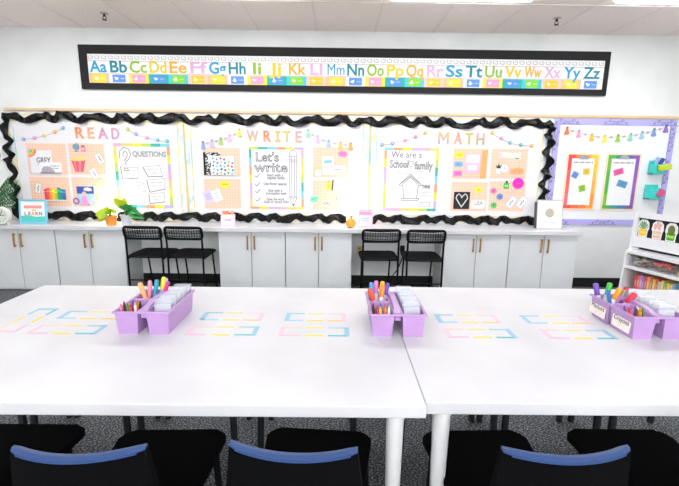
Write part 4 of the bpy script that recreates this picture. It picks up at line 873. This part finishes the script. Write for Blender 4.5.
# ---------------------------------------------------------------- caddies
CH = .097
def tub(bm, x0, x1, y0, y1, z0, z1, tp, th=.003):
    def ring(i, z, f): return [bm.verts.new(v) for v in ((x0+i+f, y0+i+f, z), (x1-i-f, y0+i+f, z), (x1-i-f, y1-i-f, z), (x0+i+f, y1-i-f, z))]
    o0, o1, i1, i0 = ring(0, z0, tp), ring(0, z1, 0), ring(th, z1, 0), ring(th, z0+th, tp)
    for A, C in ((o0, o1), (o1, i1), (i1, i0)):
        for k in range(4): bm.faces.new((A[k], A[(k+1) % 4], C[(k+1) % 4], C[k]))
    bm.faces.new(o0[::-1]); bm.faces.new(i0)
def caddy(x, y, rz, where):
    t = thing('supply_caddy', 'lavender plastic supply caddy ' + where, 'caddy', (x, y, TZ), (0, 0, rz), group='lavender supply caddies')
    W_, D_ = .213, .287; c0 = .090
    for (a, b, c_, d) in ((-W_/2, -W_/2+c0, 0, .150), (-W_/2, -W_/2+c0, .160, D_), (W_/2-c0, W_/2, 0, D_)):
        bm = B(); tub(bm, a, b, c_, d, 0, CH, .007); link('bin', bm, PURPLE, t)
    bm = B(); f = .007; z = CH
    for (cx, cy, sx, sy) in ((0, -f/2, W_+2*f, f+.003), (0, D_+f/2, W_+2*f, f+.003), (-W_/2-f/2, D_/2, f+.003, D_), (W_/2+f/2, D_/2, f+.003, D_), (0, .008, W_-2*c0+.006, .016), (0, D_-.008, W_-2*c0+.006, .016), (-W_/2+c0/2, .155, c0, .013), (-W_/2+c0+.001, D_/2, .006, D_), (W_/2-c0-.001, D_/2, .006, D_)):
        box(bm, (cx, cy, z-.003), (sx, sy, .008), bev=.002)
    link('rim', bm, PURPLE, t)
    bm = B(); hp = [(0, .02, CH-.004), (0, .05, CH+.004), (0, .10, CH+.012), (0, .155, CH+.014), (0, .21, CH+.012), (0, .255, CH+.004), (0, .285, CH-.004)]
    for (a_, b_) in zip(hp, hp[1:]):
        prism_pts = [(a_[1], a_[2]-.03), (b_[1], b_[2]-.03), (b_[1], b_[2]), (a_[1], a_[2])]
        A = [bm.verts.new((-.012, p_[0], p_[1])) for p_ in prism_pts]; C = [bm.verts.new((.012, p_[0], p_[1])) for p_ in prism_pts]
        bm.faces.new(A); bm.faces.new(C[::-1])
        for k in range(4): bm.faces.new((A[k], C[k], C[(k+1) % 4], A[(k+1) % 4]))
    link('handle', bm, PURPLE, t)
    return t
CW = [('standing on the left part of the left table', -.772), ('in the middle, near the seam of the two tables', .2475), ('with two paper labels on the right table', 1.296)]
def marker(x, y, z, lx, ly, L, r_, col, capc, lb, cat='marker', group=None):
    d = Vector((lx, ly, 1)).normalized(); rot = d.to_track_quat('Z', 'Y').to_euler()
    t = thing(cat.replace(' ', '_'), lb, cat, (x, y, z), rot, group)
    bm = B(); lathe(bm, [(r_*.9, 0), (r_, .004), (r_, L*.62), (r_*.92, L*.64)], 10); link('barrel', bm, M(col, .4), t, smooth=True)
    bm = B(); lathe(bm, [(r_*1.06, L*.64), (r_*1.06, L*.96), (r_*.75, L)], 10); link('cap', bm, M(capc, .35), t, smooth=True)
def crayon(x, y, z, lx, ly, col, lb, group):
    d = Vector((lx, ly, 1)).normalized(); rot = d.to_track_quat('Z', 'Y').to_euler(); L = .092; r_ = .0052
    t = thing('crayon', lb, 'crayon', (x, y, z), rot, group)
    bm = B(); lathe(bm, [(r_, 0), (r_, L*.86), (r_*.8, L*.86)], 8); link('paper_wrapper', bm, M(col, .6), t, smooth=True)
    bm = B(); lathe(bm, [(r_*.8, L*.86), (r_*.75, L*.9), (r_*.3, L)], 8); link('wax_tip', bm, M(tuple(int(v*.85) for v in col), .5), t, smooth=True)
def clear_box(x, y, z, k, where, lean, col):
    t = thing('card_case', 'clear plastic card case, %s in the long bin of the %s caddy' % (('front', 'second', 'third', 'fourth', 'rear')[k], where), 'card case', (x, y, z), (lean, 0, 0), group='clear card cases')
    bm = B(); tub(bm, -.034, .034, -.016, .016, 0, .102, .001, .0015); link('case_shell', bm, clear_mat(), t)
    bm = B(); box(bm, (0, 0, .113), (.071, .035, .02), bev=.004); link('case_lid', bm, clear_mat(), t)
    bm = B(); box(bm, (0, .002, .052), (.060, .018, .094)); i_ = link('card_stack', bm, M(col, .6), t)
    bm = B()
    for q in range(3): box(bm, (R.uniform(-.01, .01), -.0078, .03+.022*q), (.04, .001, .008))
    link('card_print', bm, M(R.choice([(150, 150, 190), (190, 140, 160), (130, 170, 190), (120, 120, 140)]), .6), i_)
CRC = [((220, 60, 60), 'red'), ((240, 150, 50), 'orange'), ((245, 215, 70), 'yellow'), ((70, 160, 80), 'green'), ((60, 110, 200), 'blue'), ((140, 80, 170), 'purple'), ((120, 70, 50), 'brown'), ((30, 30, 34), 'black'), ((236, 130, 180), 'pink'), ((250, 240, 225), 'white')]
def fill(ci, where, mk, cs, nb):
    cx = CW[ci][1]; y0 = 1.57
    for (dx, dy, lx, ly, L, r_, col, capc, lb) in mk: marker(cx+dx, y0+dy, TZ+.006, lx, ly, L, r_, col, capc, lb + ' in the %s caddy' % where, 'marker', 'markers in the %s caddy' % where)
    for k, (kx, dyo) in enumerate(cs):
        col, cn = CRC[kx]; gx, gy = k % 5, k//5
        crayon(cx-.092+.0135*gx+R.uniform(-.002, .002), y0+.03+.032*gy+R.uniform(-.004, .004), TZ+.028, R.uniform(-.10, .14)*(1 if gx < 3 else -1), R.uniform(-.05, .22), col, '%s crayon in the front bin of the %s caddy%s' % (cn, where, dyo), 'crayons in the %s caddy' % where)
    for k in range(nb): clear_box(cx+.062, y0+.055+.052*k, TZ+.006, k, where, -.16, [(226, 226, 240), (214, 226, 240), (238, 226, 232), (230, 236, 240), (240, 240, 244)][k])
for w_, x in CW: caddy(x, 1.57, 0, w_)
P_ = [(250, 178, 120), (246, 150, 170), (40, 160, 190), (230, 232, 60), (170, 205, 240), (215, 195, 240), (220, 40, 140), (235, 235, 240)]
fill(0, 'leftmost', [(-.052, .20, -.34, .10, .155, .010, P_[0], P_[0], 'peach marker leaning left'), (-.075, .22, .06, .12, .150, .009, P_[1], P_[1], 'pink marker standing upright'), (-.060, .23, .13, .15, .152, .0095, P_[2], P_[2], 'teal marker standing upright'), (-.046, .26, .17, .12, .158, .0095, P_[4], P_[3], 'pale blue marker with yellow cap'), (-.055, .28, .28, .05, .152, .0095, P_[5], P_[5], 'lilac marker leaning right'), (-.043, .235, .38, .14, .150, .0085, P_[6], P_[6], 'magenta marker leaning right'), (-.088, .25, .10, .05, .140, .009, (150, 215, 225), P_[7], 'pale aqua marker with white cap')],
     [(8, ''), (2, ''), (3, ''), (0, ''), (9, ''), (6, ''), (4, ''), (5, ''), (1, ''), (7, '')], 5)
fill(1, 'middle', [(-.052, .175, -.38, .02, .150, .010, (235, 235, 235), (236, 80, 40), 'red-orange capped marker leaning left'), (-.078, .22, -.10, .12, .152, .0095, (235, 240, 245), (70, 150, 215), 'blue capped marker'), (-.068, .235, .0, .14, .155, .0095, (240, 235, 240), (240, 130, 200), 'pink capped marker'), (-.058, .20, .12, .10, .150, .009, (240, 235, 230), (246, 150, 40), 'orange capped marker'), (-.052, .25, .10, .12, .150, .010, (240, 240, 230), (250, 205, 50), 'yellow capped marker'), (-.042, .24, .18, .06, .148, .0095, (235, 230, 240), (110, 80, 200), 'purple capped marker'), (-.070, .28, .02, .05, .14, .009, (235, 235, 240), (220, 225, 235), 'white capped marker')],
     [(7, ''), (0, ''), (2, ''), (1, ''), (9, ''), (6, ''), (4, ''), (5, ''), (8, ''), (3, '')], 5)
fill(2, 'rightmost', [(-.062, .18, -.28, .05, .15, .005, (70, 130, 200), (60, 120, 190), 'thin dark blue marker leaning left'), (-.056, .20, -.30, .02, .145, .005, (110, 180, 225), (100, 170, 220), 'thin light blue marker leaning left'), (-.068, .26, -.22, .16, .150, .011, (240, 240, 240), (120, 80, 190), 'purple capped marker'), (-.068, .23, .22, -.15, .150, .0115, (240, 240, 240), (246, 160, 30), 'orange capped marker'), (-.068, .26, .15, .02, .155, .011, (240, 240, 240), (60, 190, 60), 'green capped marker'), (-.055, .23, .35, -.12, .145, .010, (230, 230, 230), (150, 145, 150), 'grey capped marker'), (-.050, .20, .42, -.22, .150, .0115, (230, 230, 230), (226, 40, 70), 'red capped marker leaning right'), (-.040, .25, .45, -.05, .150, .010, (60, 40, 40), (200, 50, 50), 'dark red capped marker leaning right'), (-.034, .27, .52, -.05, .150, .010, (40, 40, 40), (20, 20, 22), 'black capped marker leaning right')],
     [(0, ''), (6, ''), (1, ''), (7, ''), (3, ''), (5, ''), (8, ''), (4, ''), (2, ''), (9, '')], 5)
# paper labels and grey-lilac box in the right caddy
for (ya, word, lb) in ((.235, 'Markers', 'white paper label reading Markers on the rightmost caddy'), (.075, 'Crayons', 'white paper label reading Crayons on the rightmost caddy')):
    t = thing('bin_label', lb, 'label', (CW[2][1]-.1065-.0012+.0035, 1.57+ya, TZ+.05), (0, 0, -PI/2), group='paper labels on the rightmost caddy')
    t.rotation_euler = (math.radians(-4.2), 0, -PI/2)
    bm = B(); prism(bm, rrect(.112, .07, .004), 0, -.001); link('label_paper', bm, ramp_mat('label_paper', [(.4, (250, 244, 240)), (.6, (246, 236, 226)), (.7, (236, 226, 200))], 40), t)
    text('word', word, .028, M((90, 84, 90), .7), t, (0, -.0014, .004), ext=.0004)
t = thing('eraser_box', 'mauve eraser pack standing in the rightmost caddy behind the crayons', 'eraser pack', (1.296-.045, 1.57+.20, TZ+.006), (0, .25, .3)); bm = B(); box(bm, (.0, 0, .055), (.05, .012, .11), bev=.002); link('pack', bm, M((190, 140, 205), .5), t); bm = B(); box(bm, (0, -.0065, .08), (.036, .001, .03)); link('pack_label', bm, M((120, 80, 140), .5), t)

# ---------------------------------------------------------------- near chairs tucked under the tables
NAVY = M((6, 6, 8), .85, name='dark_chair_shell'); EDGE = M((46, 72, 120), .45, name='painted_edge_light')  # blue edge colour paints ceiling light onto the dark backrest top
NAVY.node_tree.nodes['Principled BSDF'].inputs['Specular IOR Level'].default_value = .08
def class_chair(x, y, rz, lb):
    t = thing('classroom_chair', lb, 'chair', (x, y, 0), (0, 0, rz), group='dark classroom chairs at the near side of the tables')
    # seat: rounded slab, slightly dished; local +y towards the table
    bm = B(); pr = rrect(.385, .42, .045, 5); slab(bm, [(u*(.88+.55*v), .385+v) for u, v in pr], .425, .45)
    bmesh.ops.bevel(bm, geom=[e for e in bm.edges if abs(e.verts[0].co.z-.45) < 1e-4 and abs(e.verts[1].co.z-.45) < 1e-4], offset=.008, segments=2, affect='EDGES')
    link('seat', bm, NAVY, t, smooth=True)
    def sh(u, v, dy):   # curved back; u -1..1, v 0..1
        hw = .175-.032*v; return Vector((hw*u, .034*u*u-.02*v+dy+.02, .541+.26*v))
    bm = B(); g = []
    nu, nv = 14, 6
    for f in (0, .022):
        g.append([[bm.verts.new(sh(-1+2*i/nu, j/nv*.955, f)) for i in range(nu+1)] for j in range(nv+1)])
    for L_ in g:
        for j in range(nv):
            for i in range(nu): bm.faces.new((L_[j][i], L_[j][i+1], L_[j+1][i+1], L_[j+1][i]))
    for j in range(nv):
        for i in (0, nu): bm.faces.new((g[0][j][i], g[0][j+1][i], g[1][j+1][i], g[1][j][i]))
    for i in range(nu):
        for j in (0, nv): bm.faces.new((g[0][j][i], g[0][j][i+1], g[1][j][i+1], g[1][j][i]))
    link('backrest', bm, NAVY, t, smooth=True)
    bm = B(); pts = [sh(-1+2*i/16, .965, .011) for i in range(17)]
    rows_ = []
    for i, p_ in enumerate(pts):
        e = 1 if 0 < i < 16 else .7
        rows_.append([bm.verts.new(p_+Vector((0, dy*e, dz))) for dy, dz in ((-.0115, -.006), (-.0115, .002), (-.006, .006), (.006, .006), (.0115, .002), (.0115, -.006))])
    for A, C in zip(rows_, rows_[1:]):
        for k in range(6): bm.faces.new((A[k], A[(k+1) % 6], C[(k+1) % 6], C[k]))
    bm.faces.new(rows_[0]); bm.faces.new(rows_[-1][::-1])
    link('lit_top_edge', bm, EDGE, t, smooth=True)
    for s in (-1, 1):
        bm = B(); tube(bm, [(s*.15, .03, .60), (s*.165, .05, .45), (s*.165, .12, .415), (s*.165, .14, .40)], .012, 8); link('back_support', bm, CHB, t, smooth=True)
        bm = B(); tube(bm, [(s*.165, .50, .42), (s*.17, .50, .30), (s*.19, .53, .012)], .012, 8); g_ = link('leg', bm, CHB, t, smooth=True); bm = B(); lathe(bm, [(.015, 0), (.016, .02), (.013, .03)], 10, (s*.19, .53, 0)); link('glide', bm, BLACK, g_)
        bm = B(); tube(bm, [(s*.165, .16, .42), (s*.17, .15, .30), (s*.19, .08, .012)], .012, 8); g_ = link('leg', bm, CHB, t, smooth=True); bm = B(); lathe(bm, [(.015, 0), (.016, .02), (.013, .03)], 10, (s*.19, .08, 0)); link('glide', bm, BLACK, g_)
class_chair(-1.10, .80, .0, 'dark chair partly cut off at the left edge, near side of the left table')
class_chair(-.562, .775, .03, 'dark classroom chair with painted-lit blue top edge, second from the left at the near side')
class_chair(-.096, .785, -.07, 'dark classroom chair with painted-lit blue top edge, just left of the two close-set table legs')
class_chair(.52, .785, .03, 'dark classroom chair with painted-lit blue top edge at the right table')
class_chair(1.04, .80, .0, 'dark chair at the right edge of the photo, near side of the right table')

# dark stools pushed in from the far side
def stool(x, lb):
    t = thing('low_stool', lb, 'stool', (x, 1.95, 0), group='dark stools pushed in at the far side')
    bm = B(); slab(bm, rrect(.40, .34, .05), .42, .445); link('seat', bm, NAVY, t)
    for sx in (-1, 1):
        for sy in (-1, 1):
            bm = B(); tube(bm, [(sx*.215, sy*.15, .42), (sx*.225, sy*.16, .0)], .017, 8); link('leg', bm, M((34, 38, 42), .45), t, smooth=True)
for x, lb in ((-1.71, 'dark stool at the left end of the left table, cut off by the photo edge'), (-1.215, 'dark stool under the left table, left of the leftmost caddy'), (-.707, 'dark stool under the left table, just right of the leftmost caddy'), (-.135, 'dark stool under the left table, between the leftmost and middle caddies'), (.54, 'dark stool under the right table, just right of the table seam'), (1.035, 'dark stool under the middle of the right table'), (1.55, 'dark stool under the right table, below the rightmost caddy')): stool(x, lb)

# ---------------------------------------------------------------- white book cart at the right
cart = thing('book_cart', 'white book display cart with black panel at the right edge', 'book cart', (2.80, 3.90, 0), (0, 0, math.radians(-73.1)))
CW_ = M((236, 237, 240), .4, name='cart_white'); Lc = .85
def yzprism(bm, pts, x0, x1):
    A = [bm.verts.new((x0, y, z)) for y, z in pts]; C = [bm.verts.new((x1, y, z)) for y, z in pts]; n = len(pts)
    bm.faces.new(A); bm.faces.new(C[::-1])
    for i in range(n): bm.faces.new((A[i], C[i], C[(i+1) % n], A[(i+1) % n]))
prof = [(.0, .99), (.05, .99), (.22, .62), (.24, .03), (-.09, .03), (-.055, .46), (-.045, .62), (-.01, .635)]
for x0, x1 in ((0, .018), (Lc-.018, Lc)):
    bm = B(); yzprism(bm, prof, x0, x1); link('side_panel', bm, CW_, cart)
bm = B(); box(bm, (Lc/2, .012, .965), (Lc-.036, .024, .05)); box(bm, (Lc/2, .012, .715), (Lc-.036, .024, .095)); box(bm, (.028, .012, .85), (.02, .024, .18)); link('display_frame', bm, CW_, cart)
bm = B(); box(bm, (Lc/2, .032, .85), (Lc-.04, .008, .19)); link('black_panel', bm, M((8, 8, 9), .7), cart)
bm = B(); box(bm, (Lc/2, .10, .653), (Lc-.036, .01, .045)); link('back_slot', bm, M((24, 24, 26), .7), cart)
bm = B(); yzprism(bm, [(-.047, .60), (-.047, .628), (.21, .628), (.21, .60)], .018, Lc-.018); link('shelf', bm, CW_, cart)
bm = B(); yzprism(bm, [(-.056, .458), (-.056, .482), (.22, .482), (.22, .458)], .018, Lc-.018); link('shelf', bm, CW_, cart)
bm = B(); yzprism(bm, [(-.085, .17), (-.085, .195), (.225, .195), (.225, .17)], .018, Lc-.018); link('shelf', bm, CW_, cart)
bm = B(); box(bm, (Lc/2, .225, .33), (Lc-.036, .01, .58)); link('back_panel', bm, M((120, 124, 130), .6), cart)
for sx in (.06, Lc-.06):
    for sy in (-.04, .19):
        bm = B(); lathe(bm, [(.02, 0), (.024, .012), (.02, .03)], 12, (sx, sy, 0)); link('caster', bm, BLACK, cart)
MX = cart.matrix_basis.copy(); ANG = math.radians(-73.1)
def cw(x, y, z): return (Matrix.Translation((2.80, 3.90, 0)) @ Matrix.Rotation(ANG, 4, 'Z') @ Vector((x, y, z)))
def cut_plant(x, potc, topc, out, lb, kind):
    t = thing('plant_cutout', lb, 'plant cut-out', cw(x, .026, .765), (0, 0, ANG), group='plant cut-outs on the book cart'); t.scale = (.78, 1, .98)
    bm = B(); prism(bm, [(-.05, 0), (.05, 0), (.055, .06), (.068, .085), (.06, .14), (.03, .165), (-.03, .165), (-.06, .14), (-.068, .085), (-.055, .06)], 0, -.004); link('white_outline', bm, M((246, 246, 246), .5), t)
    bm = B(); prism(bm, [(-.04, .008), (.04, .008), (.046, .075), (-.046, .075)], -.004, -.006); link('pot', bm, M(potc, .5), t)
    bm = B()
    if kind == 'leaf':
        for k in range(7): a = PI*(k+.5)/7; prism(bm, [(.01*math.cos(a), .075), (.05*math.cos(a)-.008, .08+.055*math.sin(a)), (.055*math.cos(a), .085+.07*math.sin(a)), (.05*math.cos(a)+.008, .08+.055*math.sin(a))], -.004, -.006-.0001*k)
    elif kind == 'flower':
        for k, (u, v) in enumerate([(-.025, .1), (.02, .1), (0, .12), (-.03, .125), (.03, .13), (0, .145)]): prism(bm, circ(u, v, .016, 10), -.004, -.006-.0001*k)
    else: prism(bm, circ(0, .1, .038, 16, .045), -.004, -.006)
    link('foliage', bm, M(topc, .6), t)
    bm = B(); prism(bm, [(-.034, .03), (.034, .03), (.037, .055), (-.037, .055)], -.006, -.007); link('pot_band', bm, M(out, .5), t)
cut_plant(.085, (250, 205, 50), (70, 140, 70), (252, 222, 110), 'yellow pot plant cut-out, leftmost on the black cart panel', 'leaf')
cut_plant(.215, (246, 190, 160), (240, 190, 180), (226, 226, 210), 'peach pot flower cut-out, middle of the black cart panel', 'flower')
cut_plant(.335, (60, 170, 60), (110, 120, 50), (190, 220, 80), 'green pot cactus cut-out, right on the black cart panel', 'cactus')
CLB = clear_mat().copy(); CLB.name = 'thin_clear_plastic'; CLB.node_tree.nodes['Principled BSDF'].inputs['Alpha'].default_value = .07
def stuff_bin(x0, x1, cols, lb, n=26):
    t = thing('clear_bin', lb, 'bin', cw((x0+x1)/2, .045, .4835), (0, 0, ANG), group='clear bins on the cart shelf'); w_ = x1-x0
    bm = B(); tub(bm, -w_/2, w_/2, -.09, .09, 0, .085, .008, .003); link('bin_shell', bm, CLB, t)
    for col in cols:
        bm = B()
        for k in range(n//len(cols)):
            rt = Matrix.Rotation(R.uniform(-.6, .6), 3, 'Z') @ Matrix.Rotation(R.uniform(-.4, .4), 3, 'X')
            box(bm, (R.uniform(-w_/2+.04, w_/2-.04), R.uniform(-.06, .05), R.uniform(.02, .075)), (R.uniform(.03, .055), .03, .014), rot=rt)
        link('bin_contents', bm, M(col, .6), t)
stuff_bin(.03, .205, [(60, 60, 56), (150, 150, 130), (200, 100, 60), (230, 225, 215)], 'clear bin of grey and orange pieces, leftmost on the cart shelf')
stuff_bin(.225, .42, [(226, 60, 60), (236, 96, 90), (236, 120, 120), (120, 100, 60)], 'clear bin of red pieces, middle of the cart shelf')
stuff_bin(.44, .62, [(246, 190, 50), (240, 205, 110), (200, 140, 50)], 'clear bin of yellow pieces at the photo edge, on the cart shelf')
BK = [((214, 60, 60), 'red'), ((226, 110, 90), 'salmon'), ((206, 130, 190), 'mauve'), ((150, 120, 190), 'violet'), ((226, 70, 90), 'crimson'), ((236, 160, 70), 'orange'), ((176, 110, 70), 'brown'), ((240, 190, 90), 'amber'), ((220, 90, 60), 'rust'), ((190, 200, 170), 'sage'), ((240, 214, 120), 'pale yellow'), ((150, 160, 90), 'olive'), ((246, 205, 70), 'bright yellow'), ((210, 205, 200), 'grey'), ((120, 160, 190), 'blue')]
x = .115
for k, (col, cn) in enumerate(BK):
    w_ = R.uniform(.02, .028); h = R.uniform(.20, .225)
    t = thing('picture_book', '%s book spine in the row on the lower cart shelf' % cn, 'book', cw(x+w_/2, -.03, .1965), (0, 0, ANG), group='books on the lower cart shelf')
    bm = B(); box(bm, (0, .085, h/2), (w_-.002, .17, h), bev=.0015); link('cover', bm, M(col, .5), t)
    bm = B(); box(bm, (0, -.0006, h*.66), (w_*.55, .001, h*.3)); box(bm, (0, -.0006, h*.22), (w_*.6, .001, h*.08)); link('spine_print', bm, M(tuple(min(255, int(v*.5+120)) for v in col), .6), t)
    x += w_+.0006
